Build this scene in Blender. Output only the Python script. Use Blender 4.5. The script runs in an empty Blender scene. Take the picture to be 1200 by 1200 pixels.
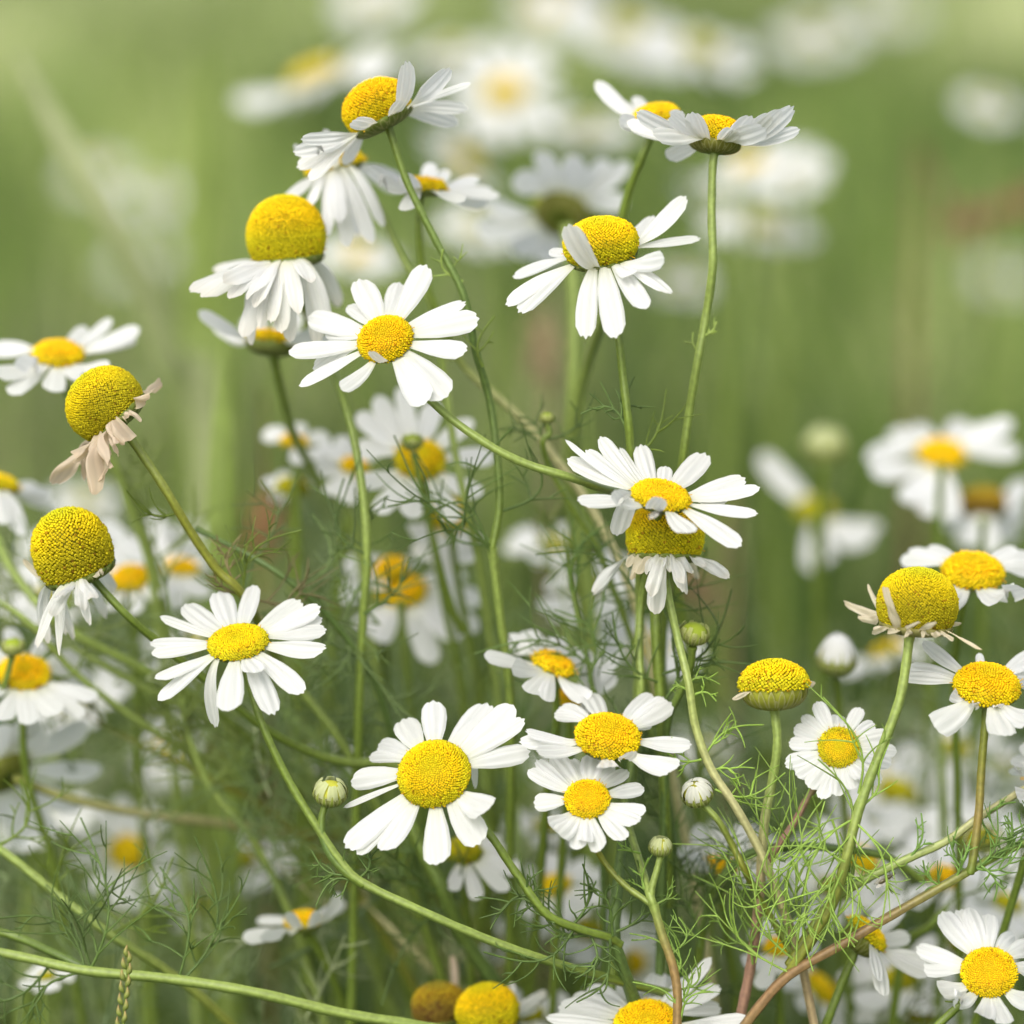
import bpy, math, random
import numpy as np
from mathutils import Matrix, Vector
R = math.radians
sc = bpy.context.scene
# ------------------------------------------------------------------ camera
CAM_H, TILT, FOC = 0.50, 10.0, 0.417
cam_d = bpy.data.cameras.new('camera'); cam = bpy.data.objects.new('camera', cam_d)
sc.collection.objects.link(cam); sc.camera = cam
cam_d.lens = 120; cam_d.sensor_width = 36; cam_d.clip_start = 0.02; cam_d.clip_end = 600
cam.location = (0, 0, CAM_H); cam.rotation_euler = (R(90-TILT), 0, 0)
cam_d.dof.use_dof = True; cam_d.dof.focus_distance = FOC; cam_d.dof.aperture_fstop = 9.8
# ------------------------------------------------------------------ light
SUN_EL, SUN_AZ = 44, 200        # degrees; azimuth of the sun clockwise from +Y
w = bpy.data.worlds.new('World'); sc.world = w; w.use_nodes = True
nt = w.node_tree; bg = nt.nodes['Background']; sky = nt.nodes.new('ShaderNodeTexSky')
sky.sky_type = 'NISHITA'; sky.sun_disc = False; sky.sun_elevation = R(SUN_EL); sky.sun_rotation = R(SUN_AZ)
sky.air_density = 1.0; sky.dust_density = 4.0; sky.ozone_density = 1.0
hs = nt.nodes.new('ShaderNodeHueSaturation'); hs.inputs['Saturation'].default_value = 0.38      # thin high cloud
nt.links.new(sky.outputs[0], hs.inputs['Color']); nt.links.new(hs.outputs[0], bg.inputs[0]); bg.inputs[1].default_value = 0.15
sl = bpy.data.lights.new('sun', 'SUN'); so = bpy.data.objects.new('sun', sl); sc.collection.objects.link(so)
sl.energy = 0.95; sl.angle = R(40); sl.color = (1.0, 0.97, 0.925)
so.rotation_euler = (R(90-SUN_EL), 0, R(180-SUN_AZ)); so.location = (0, 0, 3)
sc.view_settings.view_transform = 'Standard'; sc.view_settings.look = 'None'
sc.view_settings.exposure = 0.92; sc.view_settings.gamma = 1.0
sc.cycles.max_bounces = 8; sc.cycles.diffuse_bounces = 4; sc.cycles.transmission_bounces = 6; sc.cycles.transparent_max_bounces = 4
sc.cycles.caustics_reflective = False; sc.cycles.caustics_refractive = False
# ------------------------------------------------------------------ projection helpers
CO = np.array([0, 0, CAM_H]); FW = np.array([0, math.cos(R(TILT)), -math.sin(R(TILT))])
UP = np.array([0, math.sin(R(TILT)), math.cos(R(TILT))]); RT = np.array([1.0, 0, 0])
PX = 0.3/1200; KB = (0.12/9.0)/(FOC*PX)
def dep(c): return FOC/(1-c/KB)                     # depth at which a point blurs over c pixels
def P(x, y, c=0.0):
    d = dep(c); s = d*PX
    return CO + FW*d + RT*(x-600)*s + UP*(600-y)*s
def C2W(v): return RT*v[0] + UP*v[1] - FW*v[2]      # camera-space direction to world
def lin(c): return tuple((x/255/12.92 if x <= 10 else ((x/255+0.055)/1.055)**2.4) for x in c)
def nrm(v): return v/np.maximum(np.linalg.norm(v, axis=-1, keepdims=True), 1e-12)
GREEN, DKGREEN, LTGREEN, OLIVE, STRAW, PINKB = (0.125,0.175,0.025), (0.085,0.135,0.032), (0.20,0.26,0.06), (0.16,0.17,0.02), (0.36,0.34,0.16), (0.26,0.15,0.10)
WHITE, GREYW, CREAM, TAN = (0.84,0.84,0.84), (0.80,0.80,0.785), (0.74,0.67,0.52), (0.66,0.54,0.41)
# ------------------------------------------------------------------ materials
def mat(name): m = bpy.data.materials.new(name); m.use_nodes = True; return m, m.node_tree
def attr_mat(name, rough, trans, tboost=(1,1,1), nscale=900, namt=0.25, spec=0.3, bump=None):
    m, t = mat(name); N = t.nodes; L = t.links
    b = N['Principled BSDF']; out = N['Material Output']
    a = N.new('ShaderNodeAttribute'); a.attribute_name = 'Col'
    tc = N.new('ShaderNodeTexCoord'); n = N.new('ShaderNodeTexNoise'); n.inputs['Scale'].default_value = nscale; n.inputs['Detail'].default_value = 3
    L.new(tc.outputs['Object'], n.inputs['Vector'])
    mr = N.new('ShaderNodeMapRange'); mr.inputs[1].default_value = 0.3; mr.inputs[2].default_value = 0.7
    mr.inputs[3].default_value = 1-namt; mr.inputs[4].default_value = 1+namt*0.6; L.new(n.outputs[0], mr.inputs[0])
    mx = N.new('ShaderNodeMix'); mx.data_type = 'RGBA'; mx.blend_type = 'MULTIPLY'; mx.inputs[0].default_value = 1
    L.new(a.outputs['Color'], mx.inputs[6]); L.new(mr.outputs[0], mx.inputs[7])
    L.new(mx.outputs[2], b.inputs['Base Color']); b.inputs['Roughness'].default_value = rough
    b.inputs['Specular IOR Level'].default_value = spec
    if bump:
        bn = N.new('ShaderNodeBump'); bn.inputs['Strength'].default_value = bump[0]; bn.inputs['Distance'].default_value = bump[1]
        L.new(n.outputs[0], bn.inputs['Height']); L.new(bn.outputs[0], b.inputs['Normal'])
    if trans:
        tr = N.new('ShaderNodeBsdfTranslucent'); tm = N.new('ShaderNodeMix'); tm.data_type = 'RGBA'; tm.blend_type = 'MULTIPLY'; tm.inputs[0].default_value = 1
        L.new(mx.outputs[2], tm.inputs[6]); tm.inputs[7].default_value = (*tboost, 1); L.new(tm.outputs[2], tr.inputs[0])
        ms = N.new('ShaderNodeMixShader'); ms.inputs[0].default_value = trans
        L.new(b.outputs[0], ms.inputs[1]); L.new(tr.outputs[0], ms.inputs[2]); L.new(ms.outputs[0], out.inputs[0])
    return m
M_PETAL = attr_mat('petal_skin', 0.6, 0.52, (1,1,0.99), 400, 0.04, 0.25)
M_STEM = attr_mat('stem_skin', 0.45, 0.0, nscale=1500, namt=0.22, spec=0.35, bump=(0.3, 0.0001))
M_LEAF = attr_mat('leaf_skin', 0.5, 0.30, (1.3,1.5,0.8), 1200, 0.2, 0.3)
M_DISC = attr_mat('floret_skin', 0.6, 0.12, (1.1,1.0,0.6), 1500, 0.12, 0.15)
M_CALYX = attr_mat('calyx_skin', 0.55, 0.10, (1.1,1.2,0.8), 2200, 0.3, 0.2, bump=(0.4, 0.0001))
M_GRASS = attr_mat('grass_skin', 0.5, 0.35, (1.3,1.5,0.7), 300, 0.2, 0.3)
M_BUG = attr_mat('insect_shell', 0.35, 0.0, nscale=3000, namt=0.3, spec=0.5)
# ------------------------------------------------------------------ mesh helpers
class MB:
    def __init__(s): s.v = []; s.f = []; s.c = []; s.n = 0
    def add(s, v, f, c):
        v = np.asarray(v, float); c = np.asarray(c, float)
        if c.ndim == 1: c = np.tile(c[:3], (len(v), 1))
        s.v.append(v); s.c.append(c[:, :3]); s.f.append(np.asarray(f, int) + s.n); s.n += len(v)
    def mesh(s, name, m, smooth=True):
        v = np.concatenate(s.v); c = np.concatenate(s.c)
        me = bpy.data.meshes.new(name)
        fl = np.concatenate([f.reshape(-1) for f in s.f]); fs = np.concatenate([np.full(len(f), f.shape[1]) for f in s.f])
        me.vertices.add(len(v)); me.vertices.foreach_set('co', v.astype(np.float32).ravel())
        me.loops.add(len(fl)); me.loops.foreach_set('vertex_index', fl.astype(np.int32))
        me.polygons.add(len(fs)); me.polygons.foreach_set('loop_start', np.concatenate([[0], np.cumsum(fs)[:-1]]).astype(np.int32))
        me.polygons.foreach_set('loop_total', fs.astype(np.int32))
        if smooth: me.polygons.foreach_set('use_smooth', np.ones(len(fs), bool))
        ca = me.color_attributes.new('Col', 'FLOAT_COLOR', 'POINT')
        ca.data.foreach_set('color', np.concatenate([c, np.ones((len(c), 1))], 1).astype(np.float32).ravel())
        me.update(calc_edges=True); me.validate(); me.materials.append(m)
        return me
def gridf(nu, nv, wrap=False):
    a = []
    for i in range(nu-1):
        for j in range(nv if wrap else nv-1):
            k = (j+1) % nv
            a.append((i*nv+j, i*nv+k, (i+1)*nv+k, (i+1)*nv+j))
    return np.array(a)
GF = {}
def gf(nu, nv, wrap=False):
    k = (nu, nv, wrap)
    if k not in GF: GF[k] = gridf(nu, nv, wrap)
    return GF[k]
def spline(pts, n):
    p = np.array(pts, float)
    if len(p) == 2: return p[0] + (p[1]-p[0])*np.linspace(0, 1, n)[:, None]
    q = np.vstack([2*p[0]-p[1], p, 2*p[-1]-p[-2]])
    seg = np.linalg.norm(np.diff(p, axis=0), axis=1)**0.5; cs = np.concatenate([[0], np.cumsum(seg)])
    ts = np.linspace(0, cs[-1], n); o = []
    for t in ts:
        i = min(np.searchsorted(cs, t, side='right')-1, len(p)-2); i = max(i, 0); u = (t-cs[i])/max(cs[i+1]-cs[i], 1e-12)
        a, b, c, d = q[i:i+4]
        o.append(0.5*((2*b)+(-a+c)*u+(2*a-5*b+4*c-d)*u*u+(-a+3*b-3*c+d)*u**3))
    return np.array(o)
def tube(mb, path, rad, cols, ns=8, ridge=0.0, cap=True):
    path = np.asarray(path, float); n = len(path); rad = np.broadcast_to(rad, (n,))
    t = nrm(np.gradient(path, axis=0)); ref = np.array([0.31, 0.9, 0.17]) if abs(t[0][1]) < 0.8 else np.array([1.0, 0.1, 0.2])
    s0 = nrm(np.cross(t[0], ref)); S = [s0]
    for i in range(1, n): s0 = nrm(s0 - t[i]*np.dot(s0, t[i])); S.append(s0)
    S = np.array(S); B = np.cross(t, S); th = np.linspace(0, 2*math.pi, ns, endpoint=False)
    rr = rad[:, None]*(1+ridge*np.cos(th*5))[None]
    v = path[:, None] + rr[..., None]*(np.cos(th)[None, :, None]*S[:, None]+np.sin(th)[None, :, None]*B[:, None])
    cols = np.asarray(cols, float)
    if cols.ndim == 1: cols = np.tile(cols, (n, 1))
    c = np.repeat(cols[:, None], ns, 1)
    if ridge: c = c*(1+1.6*ridge*np.cos(th*5))[None, :, None]
    v = v.reshape(-1, 3); c = c.reshape(-1, 3)
    mb.add(v, gf(n, ns, True), c)
    if cap:
        for e in (0, n-1):
            mb.add(np.vstack([v[e*ns:(e+1)*ns], path[e:e+1]]), [(j, (j+1) % ns, ns) for j in range(ns)], cols[e])
def lut(cols, u):
    c = np.array(cols); k = np.linspace(0, 1, len(c)); return np.stack([np.interp(u, k, c[:, i]) for i in range(3)], 1)
def link(name, data, parent=None, mw=None):
    o = bpy.data.objects.new(name, data); sc.collection.objects.link(o)
    if parent: o.parent = parent
    if mw is not None: o.matrix_local = mw
    return o
def tag(o, label, cat, group=None, kind=None):
    if label: o['label'] = label
    if cat: o['category'] = cat
    if group: o['group'] = group
    if kind: o['kind'] = kind
    return o
# ------------------------------------------------------------------ flower disc (florets packed on a dome)
def profile(h, n=240):
    """(r,z) from apex to rim for a unit rim radius and height h"""
    if h < 0.95:
        ph = np.linspace(0, math.pi/2, n); e = 0.88 if h < 0.45 else 1.0
        r = np.sin(ph)**e; z = h*np.cos(ph)
        if h < 0.45: z = z - 0.10*h*np.exp(-(r/0.3)**2)*2
        return r, z
    pm = R(122); ph = np.linspace(0, pm, n); r = np.sin(ph)*(1+0.06*np.sin(ph)); z = np.cos(ph)
    z = (z-z[-1])/(1-z[-1])*h; r = np.sin(ph)**0.94; tail = np.clip((ph-R(90))/(pm-R(90)), 0, 1)
    r = r*1.04/r.max(); r = np.where(tail > 0, r+(0.90-r[-1])*tail**2, r)
    return r, z
DISC = {}
def disc_mesh(h, spacing, style):
    key = (round(h, 1), round(spacing, 3), style)
    if key in DISC: return DISC[key]
    rng = np.random.default_rng(int(h*100)+7); h = key[0]
    r, z = profile(h); ds = np.hypot(np.diff(r), np.diff(z)); rm = (r[1:]+r[:-1])/2
    A = np.concatenate([[0], np.cumsum(2*math.pi*rm*ds)]); N = int(A[-1]/(spacing**2*0.9))
    k = np.arange(N)+0.5; a = k/N*A[-1]; rr = np.interp(a, A, r); zz = np.interp(a, A, z)
    th = k*math.pi*(3-math.sqrt(5)); U = a/A[-1]
    dr = np.interp(a, A, np.gradient(r)); dz = np.interp(a, A, np.gradient(z)); q = np.hypot(dr, dz)+1e-9
    nr, nz = -dz/q, dr/q
    c, s = np.cos(th), np.sin(th)
    Pn = np.stack([rr*c, rr*s, zz], 1); Nn = np.stack([nr*c, nr*s, nz], 1)
    Nn[:3] = (0, 0, 1); Nn = nrm(Nn + rng.normal(0, 0.16, (N, 3))); Pn = Pn + (T_ := rng.normal(0, 0.10*spacing, (N, 3)))
    T1 = nrm(np.cross(Nn, np.stack([-s, c, 0*c], 1))); T2 = np.cross(Nn, T1)
    mb = MB()
    # core
    n2 = 28; pr = np.linspace(0, len(r)-1, 18).astype(int); th2 = np.linspace(0, 2*math.pi, n2, endpoint=False)
    core = np.stack([np.outer(r[pr], np.cos(th2))*0.965, np.outer(r[pr], np.sin(th2))*0.965, np.outer(z[pr]*0.965-0.02, np.ones(n2))], 2).reshape(-1, 3)
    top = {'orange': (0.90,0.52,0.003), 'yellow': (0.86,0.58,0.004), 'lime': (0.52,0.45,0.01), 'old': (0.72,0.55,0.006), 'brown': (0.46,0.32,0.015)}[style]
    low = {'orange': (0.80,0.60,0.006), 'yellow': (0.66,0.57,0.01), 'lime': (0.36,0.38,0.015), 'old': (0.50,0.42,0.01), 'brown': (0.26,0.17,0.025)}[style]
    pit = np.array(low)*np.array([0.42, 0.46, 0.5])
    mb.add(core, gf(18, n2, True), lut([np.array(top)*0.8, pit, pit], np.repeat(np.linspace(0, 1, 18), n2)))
    # florets: 6-sided little cups, closed bumps near the apex
    op = np.clip((U-0.12)/0.35, 0, 1) if style in ('orange', 'yellow') else np.clip((U-0.05)/0.3, 0, 1)
    op = np.clip(op + rng.normal(0, 0.12, N), 0, 1); sz = spacing*(0.90+0.22*U)*rng.uniform(0.88, 1.12, N)
    hg = spacing*(0.42+0.36*op)*rng.uniform(0.75, 1.3, N)
    a6 = np.linspace(0, 2*math.pi, 6, endpoint=False); rot = rng.uniform(0, 1, N)[:, None]+a6[None]
    ring = lambda rad, ht: Pn[:, None]+Nn[:, None]*ht[:, None, None]+rad[:, None, None]*(np.cos(rot)[..., None]*T1[:, None]+np.sin(rot)[..., None]*T2[:, None])
    V = np.concatenate([ring(sz*0.36, -sz*0.3), ring(sz*0.46, hg*0.5), ring(sz*(0.24+0.10*op), hg), (Pn+Nn*(hg*(1.05-1.0*op))[:, None])[:, None]], 1)
    F4 = []; F3 = []
    for b in (0, 6):
        for j in range(6): F4.append((b+j, b+(j+1) % 6, b+6+(j+1) % 6, b+6+j))
    for j in range(6): F3.append((12+j, 12+(j+1) % 6, 18))
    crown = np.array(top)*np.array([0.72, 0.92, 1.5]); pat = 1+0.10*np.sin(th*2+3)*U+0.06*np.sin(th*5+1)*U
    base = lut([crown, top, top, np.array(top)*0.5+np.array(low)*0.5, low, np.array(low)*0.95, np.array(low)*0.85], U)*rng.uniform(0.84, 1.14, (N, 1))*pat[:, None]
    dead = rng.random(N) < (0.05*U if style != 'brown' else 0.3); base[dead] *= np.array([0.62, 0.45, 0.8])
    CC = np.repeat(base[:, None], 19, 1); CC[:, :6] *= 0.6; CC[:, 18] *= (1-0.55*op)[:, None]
    if style == 'orange': CC[:, 12:18, 1] *= (1-0.0*U)[:, None]
    off = (np.arange(N)*19)[:, None, None]
    v = V.reshape(-1, 3); cc = CC.reshape(-1, 3)
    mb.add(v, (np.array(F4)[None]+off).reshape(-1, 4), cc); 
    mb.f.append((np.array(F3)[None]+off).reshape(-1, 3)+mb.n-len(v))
    if style == 'orange' or style == 'yellow':       # a few stray pollen tips at the rim
        for i in rng.choice(np.where(U > 0.72)[0], min(26, N//8), replace=False):
            a0 = Pn[i]+Nn[i]*hg[i]*0.8; a1 = a0+(Nn[i]+rng.normal(0, 0.4, 3))*spacing*0.9
            tube(mb, [a0, (a0+a1)/2, a1], [spacing*0.16]*3, (0.75,0.42,0.01), 4)
    DISC[key] = mb.mesh('disc_florets', M_DISC); return DISC[key]
CAL = {}
def calyx_mesh(depth, stemr, col):
    key = (round(depth, 2), round(stemr, 2), col)
    if key in CAL: return CAL[key]
    mb = MB(); n = 60; th = np.linspace(0, 2*math.pi, n, endpoint=False); nu = 12
    u = np.linspace(0, 1, nu); rp = stemr+(0.99-stemr)*np.sin(u*math.pi/2)**0.8; zp = -depth*np.cos(u*math.pi/2)
    lobes = np.abs(np.sin(th*9))
    rr = rp[:, None]*(1+0.035*(lobes[None]-0.5)*np.sin(u*3.1)[:, None]); zz = zp[:, None]+0.03*lobes[None]*(u[:, None]**3)
    v = np.stack([rr*np.cos(th), rr*np.sin(th), zz+0*rr], 2).reshape(-1, 3)
    c = lut([np.array(GREEN)*0.9, np.array(col), np.array(col)*1.1, np.array(col)*1.2], np.repeat(u, n))*np.tile(0.62+0.55*lobes**0.6, nu)[:, None]
    mb.add(v, gf(nu, n, True), c)
    # inner lid so the head is closed
    mb.add(np.vstack([v[-n:], [[0, 0, 0.02]]]), [(j, (j+1) % n, n) for j in range(n)], np.array(col)*0.7)
    # two rows of pointed bracts with pale papery edges
    for row, (u0, u1, cnt) in enumerate(((0.15, 0.72, 13), (0.42, 1.0, 20))):
        for k in range(cnt):
            a = 2*math.pi*(k+0.5*row)/cnt; hw = math.pi/cnt*0.85
            g = []; cc = []
            for uu in np.linspace(0, 1, 5):
                ub = u0+(u1-u0)*uu; rb = np.interp(ub, u, rp)*(1.03+0.012*row); zb = np.interp(ub, u, zp)-0.012
                wd = hw*(1-uu**2.5*0.85)
                for s in (-1, -0.45, 0.45, 1):
                    g.append((rb*math.cos(a+wd*s), rb*math.sin(a+wd*s), zb)); e = abs(s) > 0.9 or uu > 0.95
                    cc.append(np.array((0.34,0.33,0.14)) if e else np.array(col)*(0.8+0.3*uu))
            mb.add(g, gf(5, 4), cc)
    CAL[key] = mb.mesh('calyx_bracts', M_CALYX); return CAL[key]
# ------------------------------------------------------------------ petal
def petal_verts(Bp, T, r, ax, side, W, rng, e0=0.0, cup=0.12, groove=0.05, crumple=0.0, tipw=0.62, nu=14, nv=9, twist=0.0, face=0.85):
    L = np.linalg.norm(T-Bp)
    d0 = nrm(r*math.cos(e0)+ax*math.sin(e0)); P1 = Bp+d0*L*0.36; P2 = T-nrm(T-P1)*L*0.30
    v = np.linspace(-1, 1, nv); lob = 0.035*rng.uniform(0.4, 1.5)
    end = 1-0.13*np.abs(v)**2.6-lob*(0.5-0.5*np.cos(3*math.pi*v+rng.uniform(-0.5, 0.5)))+0.02*rng.normal()*v
    u = np.linspace(0, 1, nu)[:, None]**0.92*end[None]
    uu = u[..., None]
    C = (1-uu)**3*Bp+3*(1-uu)**2*uu*P1+3*(1-uu)*uu**2*P2+uu**3*T
    D = nrm(3*(1-uu)**2*(P1-Bp)+6*(1-uu)*uu*(P2-P1)+3*uu**2*(T-P2))
    S = nrm(side-D*(D@side)[..., None]); Nn = np.cross(D, S)
    flip = np.sign((Nn@ax)[..., None]); Nn = Nn*np.where(flip == 0, 1, flip) if False else Nn
    Sv = nrm(np.cross(D, FW)); sg = np.sign((Sv*S).sum(-1, keepdims=True)); Sv = Sv*np.where(sg == 0, 1, sg)
    ap = np.abs((S*Sv).sum(-1, keepdims=True)); mm = np.clip(1.05-ap, 0, 0.8)*np.clip(uu*2.2, 0, 1)*face
    S = nrm(S*(1-mm)+Sv*mm); S = nrm(S-D*(S*D).sum(-1, keepdims=True)); Nn = np.cross(D, S)
    tw = twist*u; S2 = S*np.cos(tw)[..., None]+Nn*np.sin(tw)[..., None]; N2 = np.cross(D, S2)
    wp = W/2*np.interp(u, [0, 0.12, 0.35, 0.62, 0.82, 0.93, 1.0], [0.42, 0.58, 0.86, 1.0, 0.93, 0.80, tipw])
    asym = 1+0.08*rng.normal()*u
    off = -cup*W*(v**2)[None]*np.sin(np.clip(u, 0, 1)*2.6+0.35)+groove*W*np.cos(2.6*math.pi*v)[None]*np.sin(np.clip(u, 0, 1)*3.0)
    ph = rng.uniform(0, 6, 4)
    off = off+0.02*W*np.sin(u*7+ph[0]+v*1.7)
    if crumple: off = off+crumple*W*(1.1*np.sin(u*6+ph[1]+v*1.5)+1.6*np.cos(v*2.6+ph[2])*np.sin(u*2.5)+0.25*np.sin(u*15+ph[3]+v*3)); wp = wp*(1-min(0.6, crumple*3.2)*np.clip(u*1.3, 0, 1)*(0.75+0.25*np.sin(u*5+ph[2])))
    X = C+S2*(wp*v*asym)[..., None]+N2*off[..., None]
    return X.reshape(-1, 3), (nu, nv), u.reshape(-1), np.tile(v, nu)
rngg = np.random.default_rng(5)
def head(root, name, x, y, c, Rp, H, axis, tips, L0, style='yellow', e_def=-8, sp=2.7, calyx=0.30, calcol=(0.13,0.17,0.03), pcol=WHITE,
         wdef=22, crumple=0.0, seed=0, lid=True, stemr=0.16, e0f=0.5, label=None, base_in=0.93):
    """a flower head; x,y,Rp,L0 and petal tips/widths in photo pixels, axis in camera space"""
    rng = np.random.default_rng(seed*31+int(x*7+y)); s = dep(c)*PX
    ctr = P(x, y, c); ax = nrm(C2W(np.array(axis, float))); Rw = Rp*s
    e1 = nrm(np.cross(np.array([0.0, 0, 1]) if abs(ax[2]) < 0.95 else np.array([0.0, 1, 0]), ax)); e2 = np.cross(ax, e1)
    Mr = Matrix(((e1[0], e2[0], ax[0]), (e1[1], e2[1], ax[1]), (e1[2], e2[2], ax[2]))).to_4x4()
    rl = np.array(root.location)
    ml = Matrix.Translation(Vector(ctr-rl)) @ Mr @ Matrix.Rotation(rng.uniform(0, 6.28), 4, 'Z') @ Matrix.Scale(Rw, 4)
    hd = link(name, calyx_mesh(calyx, stemr, calcol), root, ml)
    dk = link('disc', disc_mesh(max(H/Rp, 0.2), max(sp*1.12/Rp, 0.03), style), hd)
    inv = np.array((Matrix.Translation(Vector(rl)) @ ml).inverted())
    # exhaustive search for the petal that projects onto each tip
    th = np.arange(0, 360, 5)*math.pi/180
    rad = np.cos(th)[:, None]*e1+np.sin(th)[:, None]*e2; Bs = ctr+rad*Rw*base_in - ax*Rw*0.02
    els = np.arange(-88, 86, 4)*math.pi/180; Ls = L0*s*np.array([0.72, 0.8, 0.88, 0.95, 1.0, 1.06, 1.12])
    TT = Bs[:, None, None]+Ls[None, None, :, None]*(np.cos(els)[None, :, None, None]*rad[:, None, None]+np.sin(els)[None, :, None, None]*ax)
    rel = TT-CO; dpt = rel@FW; px = 600+(rel@RT)/(dpt*PX); py = 600-(rel@UP)/(dpt*PX)
    relb = Bs-CO; db = relb@FW; bx = 600+(relb@RT)/(db*PX); by = 600-(relb@UP)/(db*PX)
    for tp in tips:
        tx, ty = tp[0], tp[1]; W = (tp[2] if len(tp) > 2 else wdef); o = tp[3] if len(tp) > 3 else {}
        lf = o.get('L', 1.0); ed = o.get('e', e_def)*math.pi/180
        TX, TY, TD = px, py, dpt
        if lf != 1.0:
            T3 = Bs[:, None, None]+lf*(TT-Bs[:, None, None]); rel = T3-CO; TD = rel@FW; TX = 600+(rel@RT)/(TD*PX); TY = 600-(rel@UP)/(TD*PX)
        cost = (TX-tx)**2+(TY-ty)**2+110*(els-ed)[None, :, None]**2+400*((Ls/(L0*s))-1)[None, None, :]**2
        if 'b' in o: cost = cost+2.0*((bx-o['b'][0])**2+(by-o['b'][1])**2)[:, None, None]+ (900*((db-db.min())/(2*Rw)))[:, None, None]
        if 'f' in o: cost = cost+o['f']*1500*((TD-TD.min())/(3*Rw))
        i, j, k = np.unravel_index(np.argmin(cost), cost.shape)
        d = TD[i, j, k]; T = CO+FW*d+RT*(tx-600)*d*PX+UP*(600-ty)*d*PX
        r = rad[i]; e = els[j]
        V, (nu, nv), uu, vv = petal_verts(Bs[i], T, r, ax, np.cross(ax, r), W*s*(1.13 if c < 8 else 0.97 if c < 20 else 0.9), rng, nu=18 if c < 4 else 14, nv=15 if c < 4 else 9, e0=e*e0f*o.get('e0', 1), crumple=o.get('cr', crumple),
                        cup=o.get('cup', 0.10+0.05*rng.normal()), twist=o.get('tw', 0.18*rng.normal()), tipw=o.get('tipw', 0.6 if W > 15 else 0.45), face=0.4 if 'b' in o else 0.85)
        V = V@inv[:3, :3].T+inv[:3, 3]
        col = np.array(o.get('col', pcol)); mb = MB()
        col = col*rng.uniform(0.96, 1.02)*np.array([1, 1, rng.uniform(0.965, 1.0)])
        cc = np.tile(col, (len(V), 1))*(1-0.075*(np.abs(np.cos(vv*7.5))**3)-(0.05*np.abs(np.sin(vv*16+uu*1.5)) if c < 4 else 0))[:, None]*np.interp(uu, [0, 0.12, 1], [0.93, 1, 1])[:, None]
        cc[:, 2] *= np.interp(uu, [0, 0.15, 0.3, 1], [0.80, 0.93, 1, 1])
        if crumple or 'cr' in o: cc = cc*(1-0.25*np.clip((uu-0.7)/0.3, 0, 1)[:, None]*np.array([0.3, 0.6, 1.0])*o.get('brown', 0.6))
        mb.add(V, gf(nu, nv), cc)
        link('petal', mb.mesh('petal', M_PETAL), hd)
    if label: hd['label'] = label
    return hd, ctr, ax
# ------------------------------------------------------------------ stems, leaves, buds
def stem(root, pts, r=(4.0, 5.0), cols=(GREEN, GREEN), ground=True, name='stem', sc0=1.25, label=None, parent=None):
    """pts = (x, y, c) in photo pixels; from the flower down; continues to the soil"""
    W3 = [P(*p) for p in pts]; s = [dep(p[2])*PX for p in pts]
    n = max(16, 6*len(pts)); path = spline(W3, n)
    rad = np.linspace(r[0]*s[0], r[1]*s[-1], n); rad[0] *= sc0; rad[1:4] *= np.array([0.35, 0.6, 0.85]) if sc0 < 0.5 else 1; rad[1] *= 1+(sc0-1)*0.4
    rad *= 1+0.04*np.sin(np.arange(n)*1.7+pts[0][0])
    cl = lut(cols, np.linspace(0, 1, n))
    if ground:
        d = nrm(W3[-1]-W3[-2]); a = W3[-1]; ln = a[2]
        g = [a, a+d*ln*0.10+np.array([0, 0, -ln*0.08]), np.array([a[0]+d[0]*ln*0.2, a[1]+d[1]*ln*0.2, ln*0.45]), np.array([a[0]+d[0]*ln*0.25, a[1]+d[1]*ln*0.25+0.01, -0.004])]
        gp = spline(g, 14)[1:]; path = np.vstack([path, gp]); rad = np.concatenate([rad, np.linspace(rad[-1], rad[-1]*1.4, 13)]); cl = np.vstack([cl, np.tile(cl[-1], (13, 1))])
    else:
        d = nrm(path[-1]-path[-2]); e = rad[-1]; path = np.vstack([path, path[-1]+d*e*0.3, path[-1]+d*e*0.55, path[-1]+d*e*0.7]); rad = np.concatenate([rad, [e*0.95, e*0.7, e*0.15]]); cl = np.vstack([cl, cl[-1:], cl[-1:], cl[-1:]])
    mb = MB(); tube(mb, path-np.array(root.location), rad, cl, 10, ridge=0.09)
    o = link(name, mb.mesh('stem', M_STEM), parent or root)
    if label: o['label'] = label
    return o
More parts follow.
